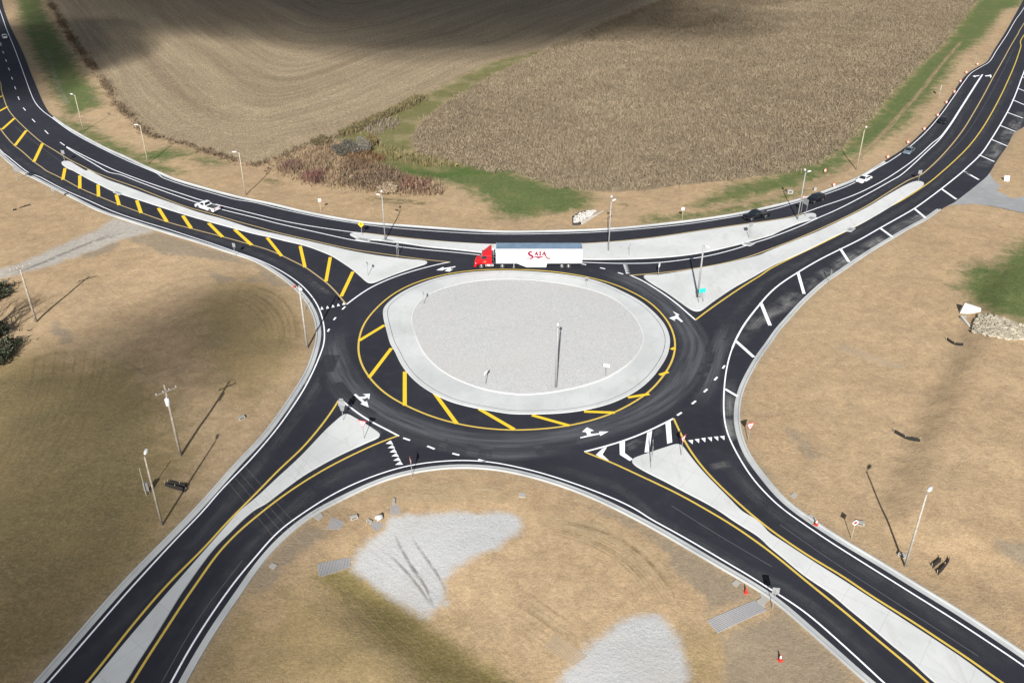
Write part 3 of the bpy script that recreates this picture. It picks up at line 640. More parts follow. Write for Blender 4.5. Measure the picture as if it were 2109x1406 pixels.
# lines around the roundabout entries
line(T(1, 1, (755, 1082), (850, 1010), (950, 945), (1080, 885), (1200, 840), (1350, 795), (1500, 757), (1590, 740)), .27, 'white_line', 'edge_line', WZ+.001)
line(T(1, 2, (735, 500), (850, 590), (950, 655), (1050, 705), (1150, 755), (1178, 772)), .27, 'white_line', 'edge_line', WZ+.001)
line(T(2, 2, (600, 898), (750, 860), (900, 815), (1050, 760), (1200, 690), (1318, 630)), .28, 'white_line', 'edge_line', WZ+.001)
line(T(2, 1, (965, 845), (1050, 880), (1150, 940), (1250, 1005), (1350, 1080), (1440, 1160), (1495, 1207)), .28, 'white_line', 'edge_line', WZ+.001)
# yellow lines
yr = smooth(resample(g(yel_ring), .8, True), 10, True)
MB().strip(yr, .3, YZ, True).build('yellow_line', M['yellow_line'], rd)
PY = 'pale_yellow_line'
line([(-70, 60), (-22, 130)]+T(0, 0, (0, 660), (10, 720), (30, 790), (60, 870), (110, 940), (180, 1010), (250, 1075), (340, 1150), (440, 1210), (550, 1280), (650, 1330), (760, 1385)) + T(0, 1, (900, 72), (1100, 142), (1300, 222), (1500, 297), (1700, 352), (1900, 412), (2070, 458)) + T(1, 1, (200, 503), (500, 572), (800, 637), (1100, 682), (1400, 722), (1590, 741)), .26, PY, 'yellow_line', YZ, 4)
line([(-70, 160), (-22, 235)]+T(0, 0, (0, 1035), (50, 1100), (110, 1165), (180, 1220), (270, 1300), (350, 1355)) + T(0, 1, (360, 2), (450, 45), (530, 85), (650, 150), (800, 215), (960, 280), (1150, 350), (1350, 420), (1550, 475), (1800, 540), (2050, 610)) + T(1, 1, (120, 640), (240, 690), (330, 735), (430, 785), (520, 850), (600, 910), (670, 980), (720, 1040), (755, 1082)), .27, PY, 'yellow_line', YZ, 4)
line(T(1, 1, (890, 506), (1000, 518), (1300, 553), (1600, 580), (1950, 598)) + T(2, 1, (300, 600), (580, 592), (800, 579), (1000, 560), (1200, 537), (1500, 492), (1800, 447), (2109, 404)) + T(3, 1, (200, 376), (290, 350)), .26, PY, 'yellow_line', YZ)
line(T(2, 1, (965, 847), (1100, 838), (1300, 818), (1500, 790), (1700, 755), (1900, 705)) + T(3, 1, (0, 645), (200, 570), (400, 485), (600, 393), (800, 290), (1000, 165), (1150, 75)) + T(3, 0, (1240, 1406), (1370, 1290), (1480, 1170), (1580, 1040), (1660, 910), (1740, 770), (1820, 620), (1900, 480), (1960, 370), (2020, 270), (2066, 190)) + [(2180, -60)], .3, PY, 'yellow_line', YZ, 4)
line(T(2, 1, (1495, 1205), (1600, 1125), (1750, 1020), (1900, 920), (2050, 828)) + T(3, 1, (0, 807), (200, 705), (400, 610), (600, 510), (800, 407), (950, 315), (1100, 235), (1270, 125), (1350, 65)) + T(3, 0, (1380, 1406), (1500, 1300), (1620, 1180), (1720, 1050), (1800, 920), (1880, 770), (1950, 620), (2000, 500), (2040, 380), (2066, 285)) + [(2170, 0)], .3, 'yellow_line', 'yellow_line', YZ, 4)
line(T(1, 2, (693, 485), (640, 570), (560, 680), (470, 790), (380, 890), (280, 980), (180, 1075), (80, 1180)) + T(0, 3, (1930, 10), (1830, 110), (1650, 310), (1500, 460), (1350, 610), (1200, 780), (1050, 960), (900, 1150), (700, 1400)) + [(100, 1490)], .28, 'yellow_line', 'yellow_line', YZ, 5)
line(T(1, 2, (1170, 770), (1080, 800), (950, 855), (800, 925), (650, 1000), (500, 1085), (350, 1180), (200, 1285)) + T(0, 3, (2070, 60), (1950, 160), (1850, 255), (1730, 390), (1620, 550), (1500, 720), (1350, 950), (1200, 1180), (1060, 1406)) + [(215, 1500)], .28, 'yellow_line', 'yellow_line', YZ, 5)
line(T(2, 2, (605, 900), (700, 940), (800, 975), (950, 1045), (1100, 1115), (1250, 1185), (1400, 1260), (1550, 1345)) + T(2, 3, (1560, 0), (1700, 80), (1850, 175), (2000, 280)) + T(3, 3, (0, 330), (150, 450), (300, 575), (500, 735), (650, 855), (800, 985), (1000, 1150), (1150, 1275), (1290, 1400)) + [(2010, 1495)], .28, 'yellow_line', 'yellow_line', YZ, 5)
line(T(2, 2, (1318, 630), (1370, 745), (1440, 870), (1520, 985), (1610, 1090), (1730, 1210), (1850, 1320)) + T(2, 3, (1880, 0), (2000, 95)) + T(3, 3, (0, 155), (200, 295), (400, 425), (600, 540), (800, 680), (1000, 805), (1200, 930), (1400, 1065), (1600, 1195), (1880, 1395)) + [(2200, 1500)], .28, 'yellow_line', 'yellow_line', YZ, 5)
# hatch bars
def bar(c, r, a, b, w, mat='yellow_bar'):
    line(T(c, r, a, b), w, mat, 'hatch_bar', BZ if mat[0] == 'y' else BZ-.002, 0)
for a, b in [((-45, 800), (22, 772)), ((-10, 898), (60, 860)), ((15, 1043), (117, 952)), ((120, 1172), (212, 1050)), ((273, 1302), (342, 1155))]: bar(0, 0, a, b, .75)
for a, b in [((505, 80), (523, -14)), ((642, 150), (642, 45)), ((793, 214), (789, 118)), ((958, 284), (935, 200)), ((1135, 347), (1100, 245)), ((1343, 417), (1275, 308)), ((1538, 470), (1470, 368)), ((1790, 540), (1678, 428)), ((2025, 605), (1888, 480))]: bar(0, 1, a, b, .7)
for a, b in [((235, 693), (118, 545)), ((422, 783), (384, 612)), ((591, 897), (626, 702)), ((714, 1017), (808, 818)), ((858, 1372), (1062, 1248))]: bar(1, 1, a, b, .62)
for a, b in [((938, 302), (1118, 66)), ((1225, 527), (1225, 254)), ((1643, 672), (1465, 428)), ((2105, 718), (1823, 554))]: bar(1, 2, a, b, .58)
for a, b in [((478, 688), (178, 604)), ((845, 584), (597, 575)), ((1122, 434), (950, 462)), ((1275, 256), (1203, 281)), ((1328, 62), (1297, 76))]: bar(2, 2, a, b, .55)
WB = 'white_line'
for a, b in [((2050, 620), (2085, 634)), ((2013, 711), (2120, 752)), ((1972, 803), (2120, 866)), ((1930, 905), (2058, 952)), ((1876, 1011), (1997, 1059)), ((1803, 1122), (1932, 1176)), ((1703, 1247), (1827, 1301)), ((1572, 1378), (1642, 1408))]: bar(3, 0, a, b, .45, WB)
for a, b in [((1575, 8), (1702, 79)), ((1403, 153), (1522, 237)), ((1183, 310), (1275, 387)), ((908, 467), (1015, 545)), ((588, 633), (658, 740)), ((247, 823), (297, 996))]: bar(3, 1, a, b, .55, WB)
bar(2, 1, (2020, 1070), (2093, 1250), .6, WB)
bar(2, 2, (1818, 8), (1963, 138), .55, WB); bar(2, 2, (1732, 394), (1832, 453), .45, WB)
def poly(c, r, pts, name, z=WZ+.002, mat='white_line'):
    return MB().sheet(g(T(c, r, *pts)), z).build(name, M[mat], rd)
poly(2, 2, [(745, 872), (783, 858), (745, 920), (800, 972), (770, 970), (693, 922)], 'chevron_bar')
poly(2, 2, [(882, 825), (926, 812), (925, 908), (990, 958), (965, 972), (885, 922)], 'chevron_bar')
poly(2, 2, [(1105, 745), (1145, 728), (1122, 900), (1084, 903)], 'chevron_bar')
poly(2, 2, [(1252, 668), (1293, 648), (1306, 822), (1266, 834)], 'chevron_bar')
# turn arrows
poly(1, 2, [(815, 440), (830, 433), (860, 458), (900, 455), (915, 445), (885, 435), (945, 432), (938, 478), (925, 462), (900, 472), (878, 472), (905, 500), (920, 490), (935, 542), (868, 513), (885, 505)], 'turn_arrow')
poly(1, 1, [(1478, 806), (1535, 780), (1540, 790), (1632, 774), (1632, 781), (1590, 790), (1600, 800), (1615, 795), (1585, 818), (1545, 812), (1562, 804), (1570, 795), (1540, 800), (1530, 808)], 'turn_arrow')
poly(2, 1, [(1282, 1190), (1340, 1170), (1310, 1135), (1365, 1165), (1352, 1170), (1362, 1188), (1393, 1218), (1380, 1224), (1345, 1196), (1320, 1200), (1332, 1216)], 'turn_arrow')
poly(2, 2, [(565, 782), (625, 765), (612, 740), (580, 738), (620, 702), (678, 728), (648, 735), (652, 755), (722, 748), (718, 735), (795, 735), (728, 770), (722, 758), (568, 790)], 'turn_arrow')
poly(3, 0, [(1652, 614), (1672, 607), (1672, 612), (1705, 606), (1708, 611), (1675, 618), (1676, 624)], 'turn_arrow')
poly(3, 0, [(1752, 610), (1785, 606), (1800, 600), (1806, 618), (1796, 630), (1792, 614), (1755, 616)], 'turn_arrow')
def teeth(c, r, tris):
    m = MB()
    for t3 in tris:
        m.sheet(g(T(c, r, *t3)), WZ+.002)
    m.build('yield_line', M['white_line'], rd)
teeth(1, 1, [[(x-13, y+13-i), (x+13, y+8-i), (x-4, y-14)] for i, (x, y) in enumerate([(560, 1112), (605, 1105), (649, 1096), (692, 1087), (735, 1078)])])
teeth(1, 2, [[(1112, 806), (1132, 838), (1072, 833)], [(1127, 843), (1147, 870), (1088, 868)], [(1142, 874), (1162, 905), (1103, 902)], [(1158, 908), (1178, 937), (1118, 934)], [(1174, 942), (1193, 970), (1133, 969)], [(1190, 972), (1210, 1001), (1148, 1003)]])
teeth(2, 2, [[(1433, 806), (1474, 802), (1470, 837)], [(1486, 798), (1524, 794), (1522, 829)], [(1538, 790), (1574, 785), (1572, 823)], [(1590, 784), (1626, 780), (1624, 816)], [(1640, 778), (1676, 775), (1676, 811)], [(1688, 774), (1727, 770), (1727, 805)]])
teeth(2, 1, [[(912+5*i, 762+15.5*i), (916+5*i, 772+15.5*i), (953+4*i, 769+15.5*i)] for i in range(5)])

def filmstrip(px, w, mat, it=10, fade=8.):
    P = curve(px, 1., it); n = len(P); N = normals(P); m = MB().strip(P, w, FZ)
    o = m.build('dust_film' if mat == 'dust' else 'tyre_polish', M[mat], rd)
    s = np.r_[0, np.cumsum(np.hypot(*np.diff(P, axis=0).T))]
    uv = o.data.uv_layers.new(name='UVMap')
    vu = np.r_[s, s]; vv = np.r_[np.ones(n), np.zeros(n)]
    fd = np.clip(np.minimum(s, s[-1]-s)/fade, 0, 1)
    for lp in o.data.loops: uv.data[lp.index].uv = (vu[lp.vertex_index], vv[lp.vertex_index])
    A = o.data.attributes.new('fade', 'FLOAT', 'POINT'); A.data.foreach_set('value', np.r_[fd, fd].astype(np.float32))

MB_ring = yr
filmstrip(T(1, 2, (640, -100), (640, 100), (720, 300), (860, 470), (1050, 600), (1300, 700), (1600, 790), (2000, 830)) + T(2, 2, (400, 790), (800, 690), (1100, 570), (1350, 380), (1470, 150)) + T(2, 1, (1500, 1406), (1420, 1250), (1250, 1060), (1000, 900), (700, 800)), 6.4, 'ringtrack', 10)
filmstrip(T(1, 2, (600, 300), (780, 520), (1000, 660), (1350, 800), (1750, 900), (2109, 930)) + T(2, 2, (300, 900), (560, 860)), 3.2, 'ringtrack', 10)
filmstrip(T(2, 2, (1500, 560), (1600, 350), (1660, 120)) + T(2, 1, (1700, 1380), (1780, 1200)), 4., 'ringtrack', 10)
filmstrip(T(0, 3, (420, 1500), (570, 1406), (1000, 890), (1350, 510), (1800, 20)) + T(1, 2, (150, 880), (400, 560), (560, 300), (640, 120)), 2.6, 'track')
filmstrip(T(0, 3, (1230, 1480), (1500, 1050), (1750, 640)) + T(1, 3, (30, 250), (250, 80)) + T(1, 2, (500, 1190), (900, 1000), (1250, 920)), 2.6, 'track')
filmstrip(T(3, 3, (1150, 1460), (1000, 1330), (600, 980), (200, 660)) + T(2, 3, (1900, 500), (1500, 250), (1100, 60)) + T(2, 2, (1000, 1240), (600, 1090), (200, 980)), 2.4, 'track')
filmstrip(T(3, 3, (2060, 1330), (1600, 1020), (1000, 640), (500, 330), (200, 120)) + T(2, 2, (1950, 1240), (1750, 1000), (1600, 800)), 3., 'track')
filmstrip(T(2, 1, (1700, 1300), (1950, 1000)) + T(3, 1, (0, 900), (300, 730), (700, 510), (1100, 300), (1350, 120)) + T(3, 0, (1600, 1250), (1850, 870), (2000, 560)), 2.4, 'track')
filmstrip(T(3, 1, (0, 590), (300, 460), (700, 290), (1000, 120)) + T(3, 0, (1250, 1320), (1450, 1120), (1650, 780)), 2.0, 'track')
filmstrip(T(3, 0, (1180, 1230), (1350, 1040), (1480, 860), (1600, 670)), 2.6, 'track')
filmstrip(T(0, 0, (-30, 1130), (100, 1250), (300, 1370)) + T(0, 1, (500, 120), (900, 290), (1400, 460), (1900, 610)) + T(1, 1, (300, 790), (500, 920), (600, 1080)), 2.4, 'track')
filmstrip(T(2, 1, (1790, 1406), (1960, 1260), (2080, 1130)) + T(3, 1, (90, 1130), (260, 960), (430, 850), (650, 720), (850, 600), (1050, 480), (1350, 305)), 4.2, 'dust')
filmstrip(T(3, 0, (1720, 1350), (1860, 1180), (1990, 1010), (2060, 880)), 4.5, 'dust')
filmstrip(T(1, 2, (30, 870), (150, 730), (300, 520), (400, 380), (480, 200), (530, 60)) + T(1, 1, (550, 1350), (535, 1200), (460, 1030)), 1.6, 'dust')
filmstrip(T(2, 2, (1790, 300), (1755, 500), (1775, 700), (1850, 880), (1970, 1060)), 2.6, 'dust')
filmstrip(T(1, 2, (660, 1110), (800, 1040), (960, 960)), 1.6, 'dust', fade=2.)
filmstrip(T(2, 2, (1600, 1020), (1700, 1010), (1800, 990)), 1.8, 'dust', fade=2.)
filmstrip(T(2, 2, (900, 900), (1050, 800), (1230, 710)), 1.8, 'dust', fade=2.)
filmstrip(T(1, 1, (420, 860), (520, 930), (640, 1020)), 1.6, 'dust', fade=2.)
filmstrip(T(1, 2, (760, 600), (900, 690), (1040, 760)), 1.3, 'dust', 4, fade=1.)
filmstrip(T(0, 3, (1470, 1380), (1700, 1000), (1900, 700), (2070, 480)), 1.0, 'dust')
M['seam'] = paint_mat('paving_seam', (.085, .085, .09), .6)
def seam(px): line(px, .09, 'seam', 'paving_seam', FZ+.003, 8)
seam(T(0, 0, (120, 1020), (340, 1190), (500, 1310))); seam(T(0, 1, (900, 30), (1300, 190), (1700, 320), (2070, 425)))
seam(T(2, 3, (2109, 470), (1700, 230), (1300, -20))); seam(T(3, 3, (1700, 1190), (1100, 800), (500, 410), (100, 130)))
seam(T(3, 0, (1330, 1340), (1600, 1080), (1830, 700), (1990, 380))); seam(T(3, 1, (250, 600), (700, 380), (1050, 180)))
seam(T(0, 3, (900, 1300), (1300, 800), (1700, 330))); seam(T(0, 3, (1300, 1400), (1600, 880), (1950, 420)))
# ------------------------------------------------------------------ clouds above and behind the camera: their shadows lie on the fields
def cloud_mat(d):
    m = bpy.data.materials.new('cloud_vapour'); m.use_nodes = True; nt = m.node_tree
    nt.nodes.clear(); out = nt.nodes.new('ShaderNodeOutputMaterial'); v = nt.nodes.new('ShaderNodeVolumePrincipled')
    v.inputs['Color'].default_value = (.55, .57, .6, 1); v.inputs['Density'].default_value = d; v.inputs['Anisotropy'].default_value = .5
    nt.links.new(v.outputs[0], out.inputs['Volume']); return m
CLOUD_D = {}
def cloud(px, py, rx, ry, rz, dens, alt=340., rot=0., seed=1, puffs=(1.15, .85, .55)):
    import bmesh
    rr = random.Random(seed)
    if dens not in CLOUD_D: CLOUD_D[dens] = cloud_mat(dens)
    for k_ in puffs:
        p = Vector((*at(px, py), 0)); c = p-LDIR*(alt/-LDIR.z)
        bm = bmesh.new(); bmesh.ops.create_icosphere(bm, subdivisions=4, radius=1)
        ph = [(rr.uniform(0, 6), Vector((rr.uniform(-1, 1), rr.uniform(-1, 1), rr.uniform(-1, 1)))*rr.choice((3., 5., 8.)), rr.uniform(.03, .11)) for _ in range(9)]
        for v in bm.verts:
            k = k_*(1+sum(a*math.sin(v.co.dot(d)+f) for f, d, a in ph))
            v.co = Vector((v.co.x*rx*k, v.co.y*ry*k, v.co.z*rz*k))
        me = bpy.data.meshes.new('cloud'); bm.to_mesh(me); bm.free(); me.materials.append(CLOUD_D[dens])
        o = bpy.data.objects.new('cloud', me); scene.collection.objects.link(o)
        o.location = c+Vector((rr.uniform(-.12, .12)*rx, rr.uniform(-.12, .12)*ry, 0)); o.rotation_euler = (0, 0, rot)
        tag(o, kind='stuff')
#CLOUDS BEGIN
cloud(900, -20, 150, 125, 20, .024, seed=3, puffs=(1.2, .95, .7, .45))
cloud(330, -60, 120, 105, 14, .008, seed=4)
cloud(75, 105, 36, 62, 15, .034, rot=.25, seed=5)
cloud(1390, 45, 46, 26, 9, .02, rot=.2, seed=6)
cloud(350, 705, 17, 11, 10, .03, 300, seed=7)
cloud(-60, 1420, 34, 20, 20, .013, 300, rot=.2, seed=8)
#CLOUDS END
# ------------------------------------------------------------------ ruts, straw rows and worn paths on the bare ground
def groundfilm(name, col, amount, lo, hi, sc):
    m = film(name, col, amount, lo, hi, sc); return m
M['rut'] = groundfilm('rut_shade', (.20, .19, .17), .8, .25, .6, .8)
M['straw_row'] = groundfilm('straw_row', (.47, .37, .23), .75, .35, .62, .7)
M['soil_row'] = groundfilm('soil_row', (.22, .16, .09), .36, .3, .65, .6)
M['path'] = groundfilm('worn_path', (.33, .245, .145), .85, .25, .55, .5)
M['pale_patch'] = groundfilm('pale_patch', (.30, .29, .23), .6, .35, .7, .8)
M['green_row'] = groundfilm('green_row', (.12, .125, .05), .75, .38, .62, .4)
def groundstrip(px, w, mat, name, fade=3., lift=.035):
    P = smooth(resample(np.array([tuple(GZ(*p))[:2] for p in px]), .8), 6); n = len(P); N = normals(P)
    rows_ = [P+N*w*u for u in (.5, .17, -.17, -.5)]
    V = []; vv = []
    for q, u in zip(rows_, (1., .67, .33, 0.)):
        z = height(q)+lift
        V += [(a[0], a[1], b) for a, b in zip(q, z)]; vv += [u]*n
    f = [(k*n+i, (k+1)*n+i, (k+1)*n+i+1, k*n+i+1) for k in range(3) for i in range(n-1)]
    o = MB().add(V, f).build(name, M[mat], go)
    sarc = np.r_[0, np.cumsum(np.hypot(*np.diff(P, axis=0).T))]; fd = np.tile(np.clip(np.minimum(sarc, sarc[-1]-sarc)/fade, 0, 1), 4); ss = np.tile(sarc, 4)
    uv = o.data.uv_layers.new(name='UVMap')
    for lp in o.data.loops: uv.data[lp.index].uv = (ss[lp.vertex_index], vv[lp.vertex_index])
    A = o.data.attributes.new('fade', 'FLOAT', 'POINT'); A.data.foreach_set('value', fd)
for px in (((1140, 200), (1200, 350), (1290, 480), (1400, 640), (1460, 810)), ((1270, 220), (1340, 330), (1430, 450), (1530, 600), (1570, 720)), ((1080, 360), (1180, 450), (1280, 560), (1380, 690), (1440, 800)), ((1210, 380), (1260, 460), (1350, 570), (1390, 640))):
    groundstrip(T(1, 3, *px), .5, 'rut', 'wheel_rut')
for px in (((300, 170), (600, 230), (830, 350), (980, 470), (1080, 570), (1150, 690)), ((700, 150), (900, 260), (1080, 390), (1200, 520), (1330, 680), (1420, 860)), ((0, 740), (200, 860), (420, 1010), (600, 1170)), ((0, 950), (200, 1080), (400, 1240), (480, 1330)), ((380, 130), (650, 165), (950, 290), (1130, 440), (1260, 600))):
    groundstrip(T(2, 3, *px), .8, 'soil_row', 'soil_row')
for px in (((200, 100), (650, 195), (900, 310), (1100, 470), (1250, 690)), ((100, 760), (400, 960), (560, 1100)), ((0, 60), (300, 80), (700, 140), (950, 240), (1200, 440), (1350, 640)), ((1390, 1115), (1460, 1095), (1530, 1070))):
    groundstrip(T(2, 3, *px), 1.0, 'straw_row', 'straw_row')
def fan(c, r, A_, B_, n_, w, name):
    for k in range(n_):
        u = (k+.5)/n_
        groundstrip(T(c, r, *[(a[0]+(b[0]-a[0])*u, a[1]+(b[1]-a[1])*u) for a, b in zip(A_, B_)]), w, name, name, 6)
fan(2, 3, ((250, 60), (600, 130), (900, 250), (1130, 420), (1290, 640), (1400, 840)), ((200, 190), (520, 260), (780, 380), (950, 510), (1060, 640), (1160, 800)), 7, .4, 'soil_row')
fan(2, 3, ((250, 75), (600, 148), (900, 268), (1115, 435), (1270, 655), (1380, 850)), ((200, 200), (520, 270), (780, 390), (940, 520), (1050, 650), (1150, 805)), 6, .4, 'straw_row')
fan(2, 3, ((0, 560), (300, 760), (560, 930), (720, 1040)), ((0, 1000), (180, 1120), (330, 1240), (420, 1330)), 6, .45, 'soil_row')
fan(1, 2, ((1150, 1180), (1500, 1150), (1900, 1160), (2300, 1215)), ((900, 1330), (1300, 1320), (1800, 1310), (2250, 1330)), 6, .45, 'straw_row')
fan(1, 1, ((-60, 900), (230, 1010), (350, 1180), (375, 1406)), ((-300, 1000), (-60, 1100), (80, 1250), (100, 1406)), 6, .5, 'soil_row')
fan(0, 2, ((900, 60), (820, 400), (560, 800), (260, 1250)), ((250, 60), (200, 400), (60, 800), (-150, 1200)), 8, .5, 'soil_row')
fan(3, 2, ((300, 100), (700, 330), (950, 560), (1100, 760)), ((100, 300), (450, 600), (620, 830), (700, 950)), 4, .5, 'straw_row')
for px in (((1000, 1300), (1300, 1270), (1700, 1270), (2109, 1290)), ((880, 1210), (1200, 1165), (1600, 1180), (2109, 1225)), ((700, 1330), (900, 1250), (1250, 1215))):
    groundstrip(T(1, 2, *px), 1.2, 'straw_row', 'straw_row')
for k in range(6):
    d = k*34
    groundstrip(T(1, 3, (640+d*.35, 590-d*.25+k*22), (900-d*.5, 770+d*.9-k*10), (1150-d*.5, 940+d*.9-k*6), (1400-d*.5, 1120+d*.9)), .5, 'soil_row', 'soil_row')
for px in (((-40, 930), (180, 1000), (310, 1120), (365, 1250), (360, 1406)), ((-150, 960), (60, 1030), (200, 1150), (260, 1300)), ((250, 1240), (230, 1406), (160, 1500))):
    groundstrip(T(1, 1, *px), 1.1, 'soil_row', 'soil_row', 6)
for px in (((100, 1320), (300, 1000), (520, 700), (640, 420), (640, 250)), ((160, 1380), (400, 1060), (620, 780), (720, 520)), ((250, 1406), (560, 1130), (860, 900)), ((60, 900), (330, 520), (520, 300)), ((900, 130), (1100, 230), (1350, 420))):
    groundstrip(T(0, 2, *px), .9, 'soil_row', 'soil_row', 8)
for px in (((40, 840), (300, 760), (600, 630), (950, 500)), ((90, 850), (400, 730), (700, 600), (1050, 490))):
    groundstrip(T(0, 1, *px), .7, 'rut', 'wheel_rut')
groundstrip(T(3, 0, (1560, 330), (1480, 430), (1370, 560), (1280, 680), (1180, 800), (1020, 980), (880, 1130), (720, 1280), (600, 1390)), 2.2, 'path', 'worn_path')
groundstrip(T(3, 1, (560, 40), (380, 110), (150, 180), (-100, 250), (-420, 320)), 2.0, 'path', 'worn_path')
for r_, px in ((0, ((1600, 214), (1650, 213), (1700, 216))), (0, ((1135, 808), (1180, 806), (1225, 804))), (1, ((15, 243), (40, 242), (60, 244)))):
    groundstrip(T(3, r_, *px), 2.6, 'pale_patch', 'pale_patch', 1.)
groundstrip(T(0, 0, (370, 400), (420, 540), (470, 690), (540, 850)), 2.6, 'pale_patch', 'pale_patch')
for px in (((680, 785), (740, 790), (800, 782)), ((690, 825), (730, 835)), ((480, 555), (540, 548)), ((330, 165), (400, 168))): groundstrip(T(0, 0, *px), 2., 'pale_patch', 'pale_patch', 1.)
groundstrip(T(1, 1, (880, 225), (1200, 258), (1480, 262)), 4.5, 'green_row', 'green_row'); groundstrip(T(1, 1, (600, 165), (1000, 195), (1380, 213)), 1., 'straw_row', 'straw_row')
groundstrip(T(1, 1, (50, 70), (150, 90), (250, 130)), 4., 'green_row', 'green_row')
groundstrip(T(2, 1, (850, 290), (950, 285), (1030, 300)), 4., 'green_row', 'green_row'); groundstrip(T(2, 1, (640, 380), (760, 320), (950, 335), (1200, 350)), 1.2, 'straw_row', 'straw_row')
groundstrip(T(3, 2, (0, 740), (200, 830), (400, 910), (550, 950), (680, 990)), .35, 'soil_row', 'soil_row')
# ------------------------------------------------------------------ plain materials for objects
M['wood'] = plain('pale_wood', (.33, .285, .21), .8, var=.2, sc=2.)
M['dark_wood'] = plain('weathered_pole_wood', (.26, .225, .18), .85, var=.25, sc=2.)
M['steel'] = plain('galvanised_steel', (.25, .25, .245), .55, .1)
M['lamp'] = plain('lamp_housing', (.55, .55, .54), .5)
M['sign_back'] = plain('bare_aluminium', (.24, .245, .255), .55, .2)
M['sign_white'] = plain('sign_white', (.80, .80, .80), .45)
M['sign_red'] = plain('sign_red', (.55, .035, .04), .45)
M['sign_yellow'] = plain('sign_yellow', (.68, .40, .02), .45)
M['sign_green'] = plain('sign_green', (.03, .48, .36), .45)
M['sign_black'] = plain('sign_black', (.012, .012, .014), .5)
M['orange'] = plain('drum_orange', (.50, .11, .05), .6)
M['cone'] = plain('cone_red_orange', (.52, .06, .04), .6)
M['band'] = plain('reflective_white', (.78, .75, .72), .5)
M['rubber'] = plain('black_rubber', (.016, .016, .017), .8)
M['rim'] = plain('wheel_rim', (.55, .56, .57), .35, .6)
M['glass'] = plain('tinted_glass', (.012, .015, .02), .06, spec=.6)
M['black_paint'] = plain('black_car_paint', (.006, .0065, .009), .3, spec=.25, coat=.25)
M['white_paint'] = plain('white_car_paint', (.64, .65, .66), .25, spec=.5, coat=.6)
M['silver_paint'] = plain('blue_grey_car_paint', (.17, .21, .25), .28, .35, coat=.7)
M['red_paint'] = plain('red_lorry_paint', (.46, .007, .012), .4, spec=.15, coat=.15)
M['trailer_white'] = plain('white_trailer_panel', (.50, .505, .51), .45, var=.04)
M['trailer_roof'] = plain('sky_tinted_trailer_roof', (.13, .19, .26), .45, var=.15, sc=.6)  # sky reflection painted into the roof as a blue-grey base colour
M['chrome'] = plain('polished_metal', (.72, .72, .73), .2, .8)
M['dark_metal'] = plain('dark_chassis', (.03, .03, .033), .6)
M['headlight'] = plain('headlight_glass', (.75, .78, .8), .1)
M['taillight'] = plain('tail_light_red', (.4, .015, .015), .25)
M['bed'] = plain('pickup_bed_liner', (.05, .05, .055), .7)
M['fabric'] = plain('black_silt_fabric', (.018, .016, .014), .9)
M['old_slab'] = concrete_mat('old_slab', (.33, .315, .285), (.27, .255, .225))
M['stake'] = plain('stake_wood', (.36, .29, .2), .9)
M['logo'] = plain('logo_crimson', (.19, .008, .03), .45, var=.05)
M['transformer'] = plain('transformer_grey', (.68, .7, .7), .4)
M['wire'] = plain('wire_metal', (.17, .145, .11), .6)
M['bark'] = plain('bare_bark', (.17, .13, .10), .9, var=.3, sc=4)
M['rock'] = plain('limestone_rock', (.30, .265, .2), .9, var=.35, sc=1.3)
M['emblem'] = plain('emblem_orange', (.55, .16, .04), .5)
M['pole_grey'] = plain('grey_brown_pole', (.30, .28, .25), .8, var=.2)

def proj(p):
    x, y, z = p[0], p[1], p[2]-H
    d = y*CP-z*SP; v = y*SP+z*CP
    return 1054.5+F*x/d, 703-F*v/d
def rise(b, py):
    lo, hi = 0., 40.
    for _ in range(40):
        m = (lo+hi)/2
        if proj((b[0], b[1], b[2]+m))[1] > py: lo = m
        else: hi = m
    return lo
def onroad(px, py, z=0.): return Vector((*at(px, py, z), z))
def base(px, py, on):                       # on: 'dirt', or a height
    return GZ(px, py) if on == 'dirt' else onroad(px, py, on)

# ------------------------------------------------------------------ lamp poles
def lamp_pole(b, top, heads, label, on='dirt', mat='wood', r=.115, group='lamp poles around the roundabout'):
    B = base(*b, on); h = rise(B, top[1])
    t = thing('lamp_pole', label, 'lamp pole', B, 0, group)
    MB().tube([(0, 0, -.15), (0, 0, h*.5), (0, 0, h)], [r*1.15, r*.95, r*.75], 10).build('pole', M[mat], t, True)
    for hp in heads:
        z = B.z+h-.15
        q = Vector((*at(*hp, z+.25), z+.25))-B; q.z = h+.1
        d = Vector((q.x, q.y, 0)); L = max(d.length, .5); d = d/d.length if d.length > .05 else Vector((1, 0, 0))
        a = MB().tube([(0, 0, h-.3), d*L*.5+Vector((0, 0, h+.02)), d*L+Vector((0, 0, h+.08))], .045, 6).build('lamp_arm', M['steel'], t)
        m = MB(); s = d.cross(Vector((0, 0, 1)))
        rings = []
        for u, wv, hv in ((-.1, .10, .08), (.1, .2, .14), (.45, .24, .16), (.8, .2, .12), (.95, .08, .05)):
            c = d*(L-.25+u)+Vector((0, 0, h+.1))
            rings.append([c+s*math.cos(k*math.pi/4)*wv+Vector((0, 0, 1))*math.sin(k*math.pi/4)*hv for k in range(8)])
        m.loft(rings).build('lamp_head', M['lamp'], t, True)
    return t, h
lamp_pole((172, 270), (155, 196), [(148, 194)], 'wooden lamp pole beside the end of the green strip, furthest left in the photo')
lamp_pole((305, 337), (287, 258), [(282, 257)], 'wooden lamp pole on the grass verge, middle of the three along the harvested field')
lamp_pole((506, 402), (490, 314), [(484, 313)], 'wooden lamp pole on bare verge behind the white pickup')
lamp_pole((793.5, 494), (785, 404), [(780, 401), (786, 394)], 'steel double headed lamp pole on the island by the yellow warning sign', .15, 'steel')
